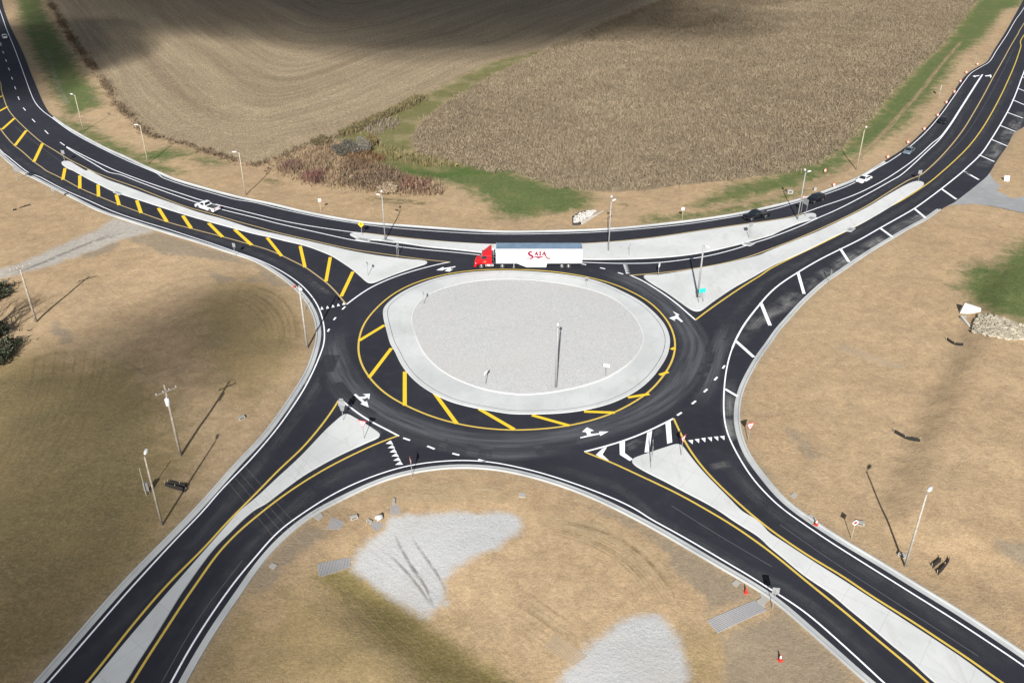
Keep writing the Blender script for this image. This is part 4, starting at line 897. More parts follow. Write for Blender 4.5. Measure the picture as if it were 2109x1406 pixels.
lamp_pole((1253, 516), (1260, 415), [(1259.5, 405), (1264, 412)], 'steel lamp pole on the island just behind the lorry trailer', .15, 'steel')
lamp_pole((1764, 350), (1779, 268), [(1784, 262)], 'wooden lamp pole beside the orange drums above the white sedan')
lamp_pole((1642.5, 452), (1660, 356), [(1658, 350), (1666, 353)], 'steel double headed lamp pole at the island tip beside the black sport utility car', .15, 'steel')
lamp_pole((1437, 609.5), (1447, 506), [(1455, 507)], 'steel lamp pole standing over the green sign', .15, 'steel', .17)
lamp_pole((1145, 796), (1150, 674), [(1149, 668)], 'pale lamp pole alone in the gravel of the central island', .3, 'steel', .17)
lamp_pole((1864, 1166), (1911, 1018), [(1914, 1008)], 'tall thin lamp pole on the dry bank by the lower right road', 'dirt', 'pole_grey', .12)
lamp_pole((334, 1081), (295, 940), [(300, 931)], 'wooden lamp pole by the lower left road with a grey box beside it', 'dirt', 'dark_wood', .13)
lamp_pole((633, 717), (611, 588), [(619, 594)], 'slim lamp pole on the left bend, throwing a shadow over the yield teeth', 'dirt', 'pole_grey', .15)

# ------------------------------------------------------------------ utility poles and wires
def utility_pole(b, topy, arms, label, trans=None, r=.17):
    B = base(*b, 'dirt'); h = rise(B, topy)
    t = thing('utility_pole', label, 'utility pole', B, 0, 'wooden utility poles')
    MB().tube([(0, 0, -.2), (0, 0, h*.5), (0, 0, h)], [r*1.2, r, r*.75], 10).build('pole', M['dark_wood'], t, True)
    ends = []
    for (a0, a1, dz) in arms:
        z = B.z+h-dz
        p0 = Vector((*at(*a0, z), z))-B; p1 = Vector((*at(*a1, z), z))-B
        c = (p0+p1)/2; off = Vector((c.x, c.y, 0))
        d = (p1-p0).normalized(); q0 = d*-((p1-p0).length/2); q1 = -q0; q0.z = q1.z = h-dz
        ca = MB(); s = Vector((-d.y, d.x, 0))*.06+s0(d)*.16
        MB_box_between(ca, q0+s0(d)*.2, q1+s0(d)*.2, .06, .075); cr = ca.build('crossarm', M['dark_wood'], t)
        for u in (.03, .36, .64, .97):
            e = q0.lerp(q1, u)+s0(d)*.2
            MB().lathe([(.03, .06), (.07, .1), (.05, .16), (.08, .2), (.04, .27)], 8, Matrix.Translation(e)).build('insulator', M['lamp'], cr, True)
            ends.append(B+e+Vector((0, 0, .28)))
    if trans:
        MB().lathe([(.18, h-trans-.7), (.29, h-trans-.66), (.29, h-trans+.3), (.24, h-trans+.4), (.06, h-trans+.44), (.05, h-trans+.62)], 14, Matrix.Translation((.1, -.42, 0))).build('transformer', M['transformer'], t, True)
    return t, B, h, ends
def s0(d): return Vector((d.y, -d.x, 0))
def MB_box_between(m, a, b, w, hh):
    d = (b-a); L = d.length; d.normalize(); s = Vector((-d.y, d.x, 0)).normalized(); u = d.cross(s)
    V = [p+s*sx*w+u*sz*hh for p in (a, b) for sx, sz in ((-1, -1), (1, -1), (1, 1), (-1, 1))]
    return m.add(V, [(0, 1, 2, 3), (7, 6, 5, 4), (0, 4, 5, 1), (1, 5, 6, 2), (2, 6, 7, 3), (3, 7, 4, 0)])
_, B1, h1, e1 = utility_pole((372, 938), 792, [((312, 803), (355, 786), .9)], 'wooden utility pole with a white transformer and crossarm, in the left field', 2.2)
_, B2, h2, e2 = utility_pole((74.7, 663), 545, [((12, 555), (54, 542), .5)], 'tall wooden utility pole with a wide crossarm beside the bare tree')
def sag(a, b, k, n=24):
    return [a.lerp(b, i/n)-Vector((0, 0, k*4*(i/n)*(1-i/n))) for i in range(n+1)]
pw = thing('overhead_wires', 'four thin overhead wires crossing the lower left road from the transformer pole', 'wires', B1+Vector((0, 0, h1)))
dirw = Vector((*at(1010, 1560, 8.), 0))-Vector((*at(335, 795, 8.), 0)); dirw.z = 0
for i, e in enumerate(e1):
    far_e = e+dirw; far_e.z = e.z
    o = B1+Vector((0, 0, h1))
    pts = [p-o for p in sag(e2[i], e, 1.1)[:-1]+sag(e, far_e, 1.0, 30)]
    MB().tube(pts, .009, 4).build('wire', M['wire'], pw)

# ------------------------------------------------------------------ signs
def sign(b, ptop, label, shape='square', size=.75, face='front', front='sign_white', on='dirt', az=0., posts=1, post_to=None, extra=None, name='road_sign', cat='road sign', cz=None, w=None, wood=False, gap=1.6):
    """az: the way the face looks, 0 = towards the camera side (-Y), positive turns it to the right (+X)"""
    B = base(*b, on)
    zc = rise(B, ptop[1])
    t = thing(name, label, cat, B, R(az))
    hh = size/2; ww = (w or size)/2
    for k in range(posts):
        x = (k-(posts-1)/2)*gap
        mat = 'wood' if wood else 'steel'
        MB().box(x-.035, x+.035, -.03, .03, -.2, zc+hh*.9).build('post', M[mat], t)
    def outline(s, z0=zc):
        if shape == 'square': return [(-ww*s, -hh*s), (ww*s, -hh*s), (ww*s, hh*s), (-ww*s, hh*s)]
        if shape == 'diamond': return [(0, -hh*1.4*s), (hh*1.4*s, 0), (0, hh*1.4*s), (-hh*1.4*s, 0)]
        if shape == 'yield': return [(0, -hh*1.15*s), (hh*1.3*s, hh*1.1*s), (-hh*1.3*s, hh*1.1*s)]
    def plate(s, y0, y1, mat, nm, par):
        o = outline(s); n = len(o); m = MB()
        m.add([(x, y0, zc+z) for x, z in o]+[(x, y1, zc+z) for x, z in o],
              [tuple(range(n)), tuple(range(2*n-1, n-1, -1))]+[(i, n+i, n+(i+1) % n, (i+1) % n) for i in range(n)])
        return m.build(nm, M[mat], par)
    pl = plate(1, -.05, -.036, 'sign_back', 'panel', t)
    plate(.985, -.056, -.052, front, 'face', pl)
    if shape == 'yield':
        plate(.70, -.061, -.058, 'sign_white', 'centre', pl); 
        plate(.30, -.066, -.063, 'sign_red', 'legend', pl)
    if extra:
        for mat, pts in extra:
            m = MB(); m.add([(x*hh*2, -.062, zc+z*hh*2) for x, z in pts], [tuple(range(len(pts)))]); m.build('symbol', M[mat], pl)
    return t, zc
arrowR = [('sign_black', [(-.32, -.06), (.08, -.06), (.08, -.17), (.34, 0), (.08, .17), (.08, .06), (-.32, .06)])]
sign((745.5, 484.5), (744, 462), 'yellow diamond warning sign on the tip of the rear island', 'diamond', .95, front='sign_yellow', on=.15, az=-8, extra=[('sign_black', [(-.05, -.3), (.05, -.3), (.05, .05), (.2, .1), (0, .35), (-.2, .1), (-.05, .05)])], cat='warning sign')
sign((660.8, 436), (658.3, 412), 'small white sign on a wooden stake between the white pickup and the double lamp', 'square', .62, az=10, wood=True)
sign((1404.6, 453), (1406.7, 430), 'small white sign on a stake on the verge left of the black pickup', 'square', .62, az=-5, wood=True)
sign((133.7, 333), (128.6, 313.5), 'grey backed sign on the nose of the long north-west island', 'square', .9, on=.15, az=165)
sign((485, 529), (478.8, 505), 'grey backed sign at the kerb below the yellow hatching on the left', 'square', .8, az=160, w=.65)
sign((40, 373), (34, 349), 'two legged grey sign on the left verge by the frame edge', 'square', 1.1, az=150, posts=2, w=2.3)
sign((114.4, 416), (107, 391), 'single grey sign at the left kerb by the black silt fence', 'square', .8, az=155)
sign((1005-5, 791.5), (998, 767), 'white sign seen nearly edge on, front left of the central gravel', 'square', .5, on=.3, az=62, w=1.0)
sign((1248, 776), (1251, 752), 'white sign with a thin post, front right of the central gravel', 'square', .5, on=.3, az=-25, w=.95)
sign((1208, 589), (1206.3, 573), 'small grey sign at the back right of the central apron', 'square', .5, on=.1, az=200, w=.6)
sign((873, 627), (869.5, 604), 'grey sign seen edge on at the back left of the central apron', 'square', .5, on=.1, az=108, w=.9)
sign((750, 903), (746.6, 872), 'red and white yield sign on the lower left splitter island', 'yield', .95, front='sign_red', on=.15, az=-18, cat='yield sign')
sign((848.6, 983), (844.5, 951), 'yield sign seen edge on at the kerb in front of the gravel slope', 'yield', .95, front='sign_red', on='dirt', az=-72, cat='yield sign')
sign((1402.8, 938), (1408.3, 904), 'yield sign turned right at the tip of the lower right splitter island', 'yield', .95, front='sign_red', on=.15, az=48, cat='yield sign')
sign((1540.3, 906), (1546.5, 877), 'red and white yield sign standing on the bare ground of the right hand bank', 'yield', 1.0, front='sign_red', on='dirt', az=22, cat='yield sign')
sign((1753, 1109), (1762.7, 1075.5), 'white prohibition sign with a red ring beside the lower right road', 'diamond', .62, on='dirt', az=15, extra=[('sign_red', [(.0, -.38), (.27, -.27), (.38, 0), (.27, .27), (0, .38), (-.27, .27), (-.38, 0), (-.27, -.27)])], wood=True)
sign((1590.7, 1253), (1599, 1217), 'grey backed sign with a pale post beside the concrete mat on the right', 'square', .95, on='dirt', az=172, w=.75)
sign((1707.3, 583), (1712.4, 560), 'sign seen edge on at the inner kerb of the hatched right hand shoulder', 'square', .9, on='dirt', az=100, w=.75)
sign((1891.4, 372), (1894.8, 354.5), 'grey backed sign on the nose of the north-east island', 'square', .9, on=.15, az=190)
sign((1355.5, 569), (1359.5, 546), 'grey sign at the left tip of the north-east island', 'square', .8, on=.15, az=60, w=.8)
sign((1295.8, 526.5), (1297.6, 504), 'thin grey sign on the rear island between the lorry and the green sign', 'square', .5, on=.15, az=88, w=.8)
sign((1543, 491), (1546.7, 463), 'grey sign on the rear island in front of the black pickup', 'square', .9, on=.15, az=200)
sign((1654, 443.5), (1659, 415), 'two legged sign seen from its side at the tip of the rear island', 'square', 1.3, on=.15, az=112, posts=2, w=1.7)
sign((819.5, 527), (820.2, 506), 'two legged grey sign on the north-west island left of the lorry', 'square', 1.0, on=.15, az=80, posts=2, w=1.5, gap=.9)
sign((758, 567), (755, 542), 'small dark sign at the wide end of the north-west island', 'square', .5, on=.15, az=120, w=.9, front='sign_black')
sign((1340.5, 959), (1346, 921), 'two legged guide sign seen edge on at the broad tip of the lower right island', 'square', 1.6, on=.15, az=82, posts=2, w=1.9, gap=1.3, front='sign_green')
sign((2008.8, 128), (2013, 111), 'pale sign by the topmost orange drum on the upper right verge', 'square', .9, az=70)
sign((1934, 198), (1938.5, 180), 'two legged pale sign at the edge of the green strip, upper right', 'square', 1.3, az=60, posts=2, w=1.7)
sign((628.4, 639), (625.3, 611), 'small grey sign on the left kerb beside the yield teeth', 'square', .45, az=75, w=.8)
t, z = sign((1443.5, 623), (1448.5, 598), 'green guide sign on two posts in front of the tall lamp pole', 'square', .85, on=.15, az=12, posts=2, w=1.25, front='sign_green', gap=.85, cat='guide sign')
m = MB().box(-.65, .2, -.06, -.045, z-1.05, z-.5).build('lower_panel', M['sign_back'], t)
# the stack of signs at the tip of the lower left island
t, z = sign((707, 865), (702.8, 831), 'stack of grey backed signs on one post at the tip of the lower left island', 'square', .95, on=.15, az=175)
MB().box(-.33, .33, -.05, -.035, z-.85, z-.55).build('lower_panel', M['sign_back'], t)
MB().box(-.25, .25, -.05, -.035, z-1.2, z-.92).build('lower_panel', M['sign_back'], t)
MB().box(-.3, .3, -.05, -.035, z+.54, z+.82).build('upper_panel', M['sign_back'], t)
t = thing('folding_board', 'white folding board on the bare corner by the side road', 'board', GZ(2072, 372), R(-10))
m = MB()
for s in (-1, 1):
    m.add([(-.55, s*.34, .0), (.55, s*.34, .0), (.55, s*.03, 1.15), (-.55, s*.03, 1.15), (-.55, s*.37, .0), (.55, s*.37, .0), (.55, s*.06, 1.15), (-.55, s*.06, 1.15)],
          [(0, 1, 2, 3), (7, 6, 5, 4), (0, 4, 5, 1), (2, 6, 7, 3), (0, 3, 7, 4), (1, 5, 6, 2)])
m.build('panel', M['sign_white'], t)
for x in (-.5, .5):
    for s in (-1, 1): MB().tube([(x, s*.36, -.05), (x, s*.05, 1.2)], .03, 6).build('leg', M['sign_white'], t)

# ------------------------------------------------------------------ traffic drums and cones
def make_drum(label, p, group):
    t = thing('traffic_drum', label, 'traffic drum', p, 0, group)
    MB().lathe([(.36, 0), (.36, .07), (.27, .09), (.27, .3), (.255, .31), (.255, .5), (.24, .51), (.24, .72), (.225, .73), (.225, .92), (.17, .98), (.05, 1.0), (.05, 1.08)], 16).build('body', M['orange'], t, True)
    for z0, z1, r in ((.33, .48, .262), (.54, .70, .247)):
        MB().lathe([(r, z0), (r, z1)], 16).build('stripe', M['band'], t, True)
    MB().lathe([(.37, 0), (.37, .08), (.30, .1)], 16).build('base', M['rubber'], t, True)
    return t
drums = [(2012.5, 135, 'topmost orange drum of the row, by the pale sign on the upper right verge'),
         (1989.5, 152, 'orange drum beside the kink in the white edge line, second from the top'),
         (1977.5, 170, 'orange drum left of the small lane arrows, third from the top'),
         (1965, 192, 'orange drum right of the two legged pale sign'),
         (1948.5, 213.5, 'orange drum on the verge, next above the one beside the black saloon'),
         (1930.5, 240, 'orange drum on the verge directly left of the black saloon'),
         (1903, 268.5, 'orange drum midway between the black saloon and the blue grey car'),
         (1869.5, 296, 'orange drum just above the blue grey car'),
         (1828, 326.5, 'orange drum between the blue grey car and the white sedan'),
         (1717, 384.5, 'orange drum at the kerb between the white sedan and the black sport utility car'),
         (1699, 355, 'lone orange drum lying back on the green strip away from the road'),
         (1654.5, 411, 'orange drum at the kerb just behind the double headed lamp pole')]
d0 = None
for px, py, lab in drums:
    p = GZ(px, py)
    if d0 is None: d0 = make_drum(lab, p, 'orange traffic drums along the upper right kerb'); continue
    c = d0.copy(); scene.collection.objects.link(c); c.location = p; c['label'] = lab; c.rotation_euler = (0, 0, random.uniform(0, 6))
    for ch in d0.children:
        q = ch.copy(); scene.collection.objects.link(q); q.parent = c
def cone(px, py, label, white=True, on='dirt', h=.8):
    t = thing('traffic_cone', label, 'traffic cone', base(px, py, on), random.uniform(0, 1), 'traffic cones')
    MB().box(-.24, .24, -.24, .24, 0, .05).build('base', M['cone'], t)
    MB().lathe([(.18, .05), (.035, h), (.02, h+.02)], 14).build('body', M['cone'], t, True)
    if white: MB().lathe([(.125, h*.42), (.065, h*.78)], 14, Matrix.Scale(1.03, 4)).build('stripe', M['band'], t, True)
cone(1536.2, 1219.8, 'plain red cone by the pale slab next to the lower right kerb', False)
cone(1606.6, 1359, 'cone with a white collar alone on the bare ground, bottom right')
cone(1680.4, 1080, 'pinkish cone standing on the broken kerb of the lower right road', True, .1)
cone(606, 592, 'small red cone on the left kerb beside the slim lamp pole', False, .1, .7)

# ------------------------------------------------------------------ vehicles
def frame_from(near_front, near_rear, track, nearside):
    """near_front, near_rear: photo pixels where the two visible wheels touch the road; nearside +1 when they are the left wheels"""
    a = Vector((*at(*near_front), 0)); b = Vector((*at(*near_rear), 0)); d = (a-b).normalized()
    left = Vector((-d.y, d.x, 0)); c = (a+b)/2-left*nearside*track/2
    return c, math.atan2(d.y, d.x)
def add_wheel(t, x, y, r, w=.24):
    s = 1 if y > 0 else -1
    Mx = Matrix.Translation((x, y-s*w/2, r)) @ Matrix.Rotation(-s*math.pi/2, 4, 'X')
    wh = MB().lathe([(r*.62, -w/2), (r*.93, -w/2), (r, -w*.3), (r, w*.3), (r*.93, w/2), (r*.62, w/2)], 18, Mx).build('wheel', M['rubber'], t, True)
    MB().lathe([(r*.63, w*.3), (r*.60, w*.52), (r*.22, w*.40), (r*.16, w*.48), (.02, w*.5)], 18, Mx).build('rim', M['rim'], wh, True)
def body_ring(x, w, zb, zt, crown=.04, tuck=.93):
    pts = [(w*.86, zb), (w*.97, zb+.10), (w, zb+(zt-zb)*.45), (w*.98, zt-.10), (w*tuck, zt-.015), (w*.45, zt+crown*.8)]
    return [Vector((x, y, z)) for y, z in pts]+[Vector((x, -y, z)) for y, z in reversed(pts)]
def quadpart(t, name, mat, P, off=0.):
    m = MB(); P = [Vector(p) for p in P]
    nrm = (P[1]-P[0]).cross(P[2]-P[0]).normalized()
    n = len(P); V = [p+nrm*off for p in P]+[p-nrm*.02 for p in P]
    m.add(V, [tuple(range(n)), tuple(range(2*n-1, n-1, -1))]+[(i, n+i, n+(i+1) % n, (i+1) % n) for i in range(n)])
    return m.build(name, M[mat], t)
def car(label, cat, name, nf, nr, side, paint, kind='sedan', group=None, c=None):
    if kind == 'sedan': L, W, wb, r = 4.75, .92, 2.8, .33
    elif kind == 'suv': L, W, wb, r = 4.75, .95, 2.8, .37
    else: L, W, wb, r = 5.85, 1.0, 3.65, .41
    if c is None: C, ang = frame_from(nf, nr, 2*W, side)
    else: C, ang = c
    t = thing(name, label, cat, C, ang, group)
    zb = .24 if kind == 'sedan' else .34
    belt = {'sedan': .93, 'suv': 1.08, 'pickup': 1.14}[kind]; roof = {'sedan': 1.43, 'suv': 1.68, 'pickup': 1.85}[kind]
    f, b = L*.5, -L*.5
    hood = belt-.08
    if kind == 'pickup':
        st = [(f, W*.78, zb+.12, hood-.22), (f-.1, W*.95, zb, hood-.10), (f-.6, W, zb, hood), (f-1.55, W, zb, belt), (-.28, W, zb, belt)]
    else:
        tail = belt-.02 if kind == 'sedan' else belt
        st = [(f, W*.70, zb+.12, hood-.28), (f-.12, W*.92, zb+.02, hood-.16), (f-.6, W, zb, hood-.04), (f-1.35, W, zb, belt), (b+1.0, W, zb, belt), (b+.15, W*.96, zb+.03, tail-.03), (b, W*.80, zb+.16, tail-.14)]
    bodym = MB().loft([body_ring(*s) for s in st])
    # cabin: pillars and roof of body colour
    if kind == 'sedan': g0 = [(f-1.15, belt, .86), (f-2.0, roof-.02, .66), (b+1.55, roof-.03, .66), (b+.65, belt, .84)]
    elif kind == 'suv': g0 = [(f-1.1, belt, .87), (f-1.85, roof-.02, .70), (b+.45, roof-.06, .68), (b+.08, belt, .84)]
    else: g0 = [(f-1.45, belt, .86), (f-2.15, roof-.02, .68), (f-3.45, roof-.03, .68), (f-3.72, belt, .84)]
    if kind == 'pickup' and paint == 'white_paint': g0[2] = (f-2.95, roof-.03, .68); g0[3] = (f-3.25, belt, .84)
    (xa, za, wa), (xb, zb2, wb2), (xc, zc, wc), (xd, zd, wd) = g0
    wa, wb2, wc, wd = [v*W/.92 for v in (wa, wb2, wc, wd)]
    ring = lambda x, z, w: [Vector((x, w, z)), Vector((x, -w, z))]
    V = [(xa, wa, za-.03), (xa, -wa, za-.03), (xb, wb2, zb2), (xb, -wb2, zb2), (xc, wc, zc), (xc, -wc, zc), (xd, wd, zd-.03), (xd, -wd, zd-.03),
         ((xb+xc)/2, wb2*.8, roof+.03), ((xb+xc)/2, -wb2*.8, roof+.03)]
    bodym.add(V, [(0, 1, 3, 2), (4, 5, 7, 6), (2, 3, 9, 8), (8, 9, 5, 4), (0, 2, 8, 4, 6), (1, 7, 5, 9, 3)])
    if kind == 'pickup':
        xw = xd-.05                                                   # open load bed
        bz = .70
        bodym.box(b+.06, xw, W-.09, W, zb, belt-.02).box(b+.06, xw, -W, -W+.09, zb, belt-.02).box(b, b+.09, -W*.97, W*.97, zb+.1, belt-.03)
        bodym.box(b+.09, -.25, -W+.09, W-.09, zb, bz)
        bodym.box(xw-.06, xw+.1, -W+.09, W-.09, zb, belt-.02)
    body = bodym.build('body', M[paint], t)
    bev = body.modifiers.new('bevel', 'BEVEL'); bev.width = .035; bev.segments = 2; bev.limit_method = 'ANGLE'
    if kind == 'pickup': MB().box(b+.10, xw-.07, -W+.1, W-.1, bz, bz+.012).box(b+.10, xw-.07, W-.12, W-.095, bz, belt-.05).box(b+.10, xw-.07, -W+.095, -W+.12, bz, belt-.05).box(b+.095, b+.12, -W+.12, W-.12, bz, belt-.07).box(xw-.10, xw-.065, -W+.12, W-.12, bz, belt-.04).build('load_bed', M['bed'], t)
    lerp = lambda p, q, k: tuple(p[i]+(q[i]-p[i])*k for i in range(3))
    def pane(name, A, B_, C_, D, mx=.08, my=.1):
        P = [lerp(lerp(A, B_, u), lerp(D, C_, u), v) for u, v in ((mx, my), (1-mx, my), (1-mx, 1-my), (mx, 1-my))]
        quadpart(t, name, 'glass', P, .012)
    pane('windshield', (xa, -wa, za), (xa, wa, za), (xb, wb2, zb2), (xb, -wb2, zb2), .05, .05)
    pane('rear_window', (xd, wd, zd), (xd, -wd, zd), (xc, -wc, zc), (xc, wc, zc), .08, .12)
    for s in (1, -1):
        A, B_, C_, D = (xa, s*wa, za), (xb, s*wb2, zb2), (xc, s*wc, zc), (xd, s*wd, zd)
        mid = (xb+xc)/2-.1
        lo = lambda x, k: (x, s*(wa*(1-k)+wb2*k), za*(1-k)+zb2*k)
        q1 = [lo(xa-(xa-xb)*.22, .10), lo(mid+.04, .10), lo(mid+.04, .86), lo(xb-.05, .86)]
        q2 = [lo(mid-.04, .10), lo(xd+(xc-xd)*.3, .10), lo(xc+.05, .86), lo(mid-.04, .86)]
        if kind == 'pickup' and paint == 'white_paint': q1[1] = lo(xc+.02, .10); q1[2] = lo(xc+.08, .86); q2 = None
        for q in (q1, q2):
            if q: quadpart(t, 'side_window', 'glass', q if s < 0 else q[::-1], .012)
        m = MB().box(-.08, .05, 0, .16, 0, .13, Matrix.Translation((xa-.35, s*(W*.93) if s > 0 else -W*.93-.16, belt+.02))); m.build('mirror', M[paint if paint != 'silver_paint' else 'black_paint'], t)
        quadpart(t, 'headlight', 'headlight', [(f-.02, s*W*.42, hood-.33), (f-.12, s*W*.86, hood-.30), (f-.20, s*W*.88, hood-.18), (f-.10, s*W*.45, hood-.2)][::s], .03)
        quadpart(t, 'tail_light', 'taillight', [(b+.0, s*W*.55, belt-.35), (b+.02, s*W*.93, belt-.35), (b+.02, s*W*.93, belt-.15), (b+.0, s*W*.55, belt-.15)][::-s], .06)
        for x in (wb/2, -wb/2):
            MB().lathe([(r*1.22, 0), (r*1.22, .02)], 20, Matrix.Translation((x, s*(W-.015), r+.02)) @ Matrix.Rotation(-s*math.pi/2, 4, 'X')).build('wheel_arch_shade', M['rubber'], t)  # flat dark disc standing in for the shaded hollow of an uncut arch
            add_wheel(t, x, s*(W+.035), r)
    quadpart(t, 'grille', 'dark_metal', [(f+.0, -W*.4, zb+.2), (f+.0, W*.4, zb+.2), (f-.03, W*.4, hood-.32), (f-.03, -W*.4, hood-.32)], .03)
    return t
VG = 'vehicles on the roundabout roads'
car('white pickup with an empty open bed driving away beside the long island', 'pickup truck', 'pickup_truck', (408.4, 431.3), (433.1, 438.1), 1, 'white_paint', 'pickup', VG)
car('black crew cab pickup driving behind the rear island', 'pickup truck', 'pickup_truck', (1548.4, 456.0), (1577, 450.0), 1, 'black_paint', 'pickup', VG)
car('black sport utility car next to the double headed lamp pole', 'car', 'car', (1676.8, 420.4), (1694.5, 414.8), 1, 'black_paint', 'suv', VG)
car('white sedan approaching beneath the wooden lamp pole', 'car', 'car', (1778.7, 379.3), (1793.2, 372.4), 1, 'white_paint', 'sedan', VG)
car('blue grey car between the white sedan and the black saloon', 'car', 'car', (1873, 321.3), (1884.5, 311.6), 1, 'silver_paint', 'sedan', VG)
car('black saloon at the rear of the queue on the upper right road', 'car', 'car', (1945, 257.5), (1953.5, 248.2), 1, 'black_paint', 'sedan', VG)
p0 = Vector((*at(12.5, 84), 0)); p1 = Vector((*at(8.5, 74), 0)); dd = p1-p0
car('small white car far off in the upper left corner', 'car', 'car', None, None, 1, 'white_paint', 'sedan', VG, c=((p0+p1)/2, math.atan2(dd.y, dd.x)))

# the lorry: local +X points ahead (left in the photo), +Y is its left side (towards the camera)
ox, oy = at(1198.3, 554.0)
fr = at(991.4, 554.0)
tr = thing('articulated_lorry', 'red lorry cab pulling a long white box trailer round the back of the circle', 'lorry', (ox, oy+1.28, 0), math.pi, VG)
def X(zx): return (ox-at(960+zx/8.11, 554.0)[0])        # zoom pixel -> metres ahead of the trailer's tail
TL = X(500)
tb = MB().box(0, TL, -1.29, 1.29, 1.18, 4.08).build('trailer', M['trailer_white'], tr)
MB().box(.04, TL-.04, -1.25, 1.25, 4.085, 4.12).build('trailer_roof', M['trailer_roof'], tb)
m = MB()
for y in (-1.3, 1.3):
    m.box(0, TL, y-.02, y+.02, 4.05, 4.13).box(0, TL, y-.02, y+.02, 1.14, 1.24)
m.box(-.03, .05, -1.3, 1.3, 1.12, 1.26)
m.build('rail', M['chrome'], tb)
for s in (-1, 1): MB().box(-.035, -.005, s*.64-.6, s*.64+.6, 1.28, 4.0).build('rear_door', M['sign_back'], tb)
for y in (1.27, -1.27):
    sk = [(X(840), 1.18), (X(1350), 1.18), (X(1335), .36), (X(1010), .38)]
    m = MB(); m.add([(x, y-.015, z) for x, z in sk]+[(x, y+.015, z) for x, z in sk], [(0, 1, 2, 3), (7, 6, 5, 4), (0, 4, 5, 1), (1, 5, 6, 2), (2, 6, 7, 3), (3, 7, 4, 0)])
    m.build('side_skirt', M['trailer_white'], tb)
m = MB().box(X(1800), X(1480), -.5, .5, .72, 1.18).box(X(1935), X(1915), -1.2, 1.2, .5, .62).box(X(1930), X(1915), .9, 1.0, .55, 1.18).box(X(1930), X(1915), -1.0, -.9, .55, 1.18)
m.build('trailer_chassis', M['dark_metal'], tb)
m = MB()
for y in (-1., 1.): m.box(X(806), X(790), y-.07, y+.07, .25, 1.18).box(X(815), X(780), y-.14, y+.14, .18, .26)
m.build('landing_gear', M['sign_back'], tb)
def twheel(x, par, dual=True):
    for s in (1, -1):
        r = .51
        Mx = Matrix.Translation((x, s*1.12, r)) @ Matrix.Rotation(-s*math.pi/2, 4, 'X')
        w = MB().lathe([(.28, -.16), (r*.95, -.16), (r, -.1), (r, .1), (r*.95, .16), (.30, .16)], 20, Mx).build('wheel', M['rubber'], par, True)
        MB().lathe([(.31, .10), (.30, .175), (.20, .12), (.12, .16), (.1, .2), (.02, .2)], 20, Mx).build('rim', M['rim'], w, True)
twheel(X(1600), tb); twheel(X(1710), tb)
# cab
cb = MB()
def cring(x, w, z0, z1): return [Vector((x, y, z)) for y, z in ((w, z0), (w, z1-.12), (w*.9, z1), (-w*.9, z1), (-w, z1-.12), (-w, z0))]
xc0, xc1, xh = X(430), X(270), X(145)
cb.loft([cring(xc0, 1.2, .95, 2.75), cring(xc0+.9, 1.2, .95, 2.78), cring(xc1-.15, 1.15, .95, 2.72), cring(xc1+.3, 1.1, .95, 1.98), cring(xc1+.32, 1.0, .85, 1.95), cring(xh-.35, .86, .7, 1.68), cring(xh-.08, .78, .62, 1.4), cring(xh, .7, .6, 1.1)])
cb.box(xh-.35, xh+.05, -1.15, 1.15, .38, .72)
for s in (-1, 1): cb.loft([[Vector((X(x), s*y, z)) for y, z in ((.75, zt), (1.2, zt), (1.2, zt-.12), (.75, zt-.12))] for x, zt in ((300, .95), (285, 1.18), (255, 1.25), (225, 1.18), (200, .85))])
cab = cb.build('cab', M['red_paint'], tr)
bv = cab.modifiers.new('bevel', 'BEVEL'); bv.width = .05; bv.segments = 2; bv.limit_method = 'ANGLE'
fm = MB().loft([[Vector((x, y, z)) for y, z in ((w, 2.7), (w, z1-.1), (w*.8, z1), (-w*.8, z1), (-w, z1-.1), (-w, 2.7))] for x, w, z1 in ((xc0+.05, 1.22, 4.0), (xc0+.5, 1.18, 3.75), (xc0+1.1, 1.05, 3.25), (xc1-.05, .85, 2.85))])
fm.build('roof_fairing', M['red_paint'], cab)
quadpart(cab, 'windshield', 'glass', [(xc1+.28, -1.0, 2.02), (xc1+.28, 1.0, 2.02), (xc1-.12, 1.0, 2.66), (xc1-.12, -1.0, 2.66)], .03)
for s in (1, -1):
    quadpart(cab, 'side_window', 'glass', [(xc1+.18, s*1.16, 2.0), (xc1-.9, s*1.2, 2.0), (xc1-.9, s*1.2, 2.58), (xc1-.15, s*1.17, 2.58)][::-s], .03)
    quadpart(cab, 'headlight', 'headlight', [(xh-.05, s*.5, .85), (xh-.2, s*.85, .85), (xh-.2, s*.85, 1.1), (xh-.05, s*.5, 1.1)][::s], .05)
    MB().box(xc1-.05, xc1+.07, s*1.45-.04, s*1.45+.04, 2.0, 2.6).tube([(xc1, s*1.2, 2.5), (xc1, s*1.45, 2.5)], .02, 5).build('mirror', M['dark_metal'], cab)
    MB().tube([(X(440), s*.98, .68), (X(318), s*.98, .68)], .33, 14).build('fuel_tank', M['chrome'], tr, True)
    MB().box(X(460), X(440), s*1.15-.05, s*1.15+.05, .5, .95).build('step', M['chrome'], tr)
    quadpart(cab, 'door_emblem', 'emblem', [(X(294), s*1.21, 1.30), (X(336), s*1.21, 1.38), (X(340), s*1.21, 1.52), (X(318), s*1.21, 1.62), (X(294), s*1.21, 1.5)][::-s], .012)
MB().tube([(X(452), -.9, .9), (X(452), -.9, 3.7)], .09, 10).build('exhaust_stack', M['chrome'], tr, True)
MB().box(X(700), xh-.6, -.45, .45, .62, .95).box(X(640), X(560), -.5, .5, .95, 1.12).build('chassis', M['dark_metal'], tr)
MB().box(xh+.06, xh+.14, -1.2, 1.2, .36, .6).build('bumper', M['red_paint'], cab)
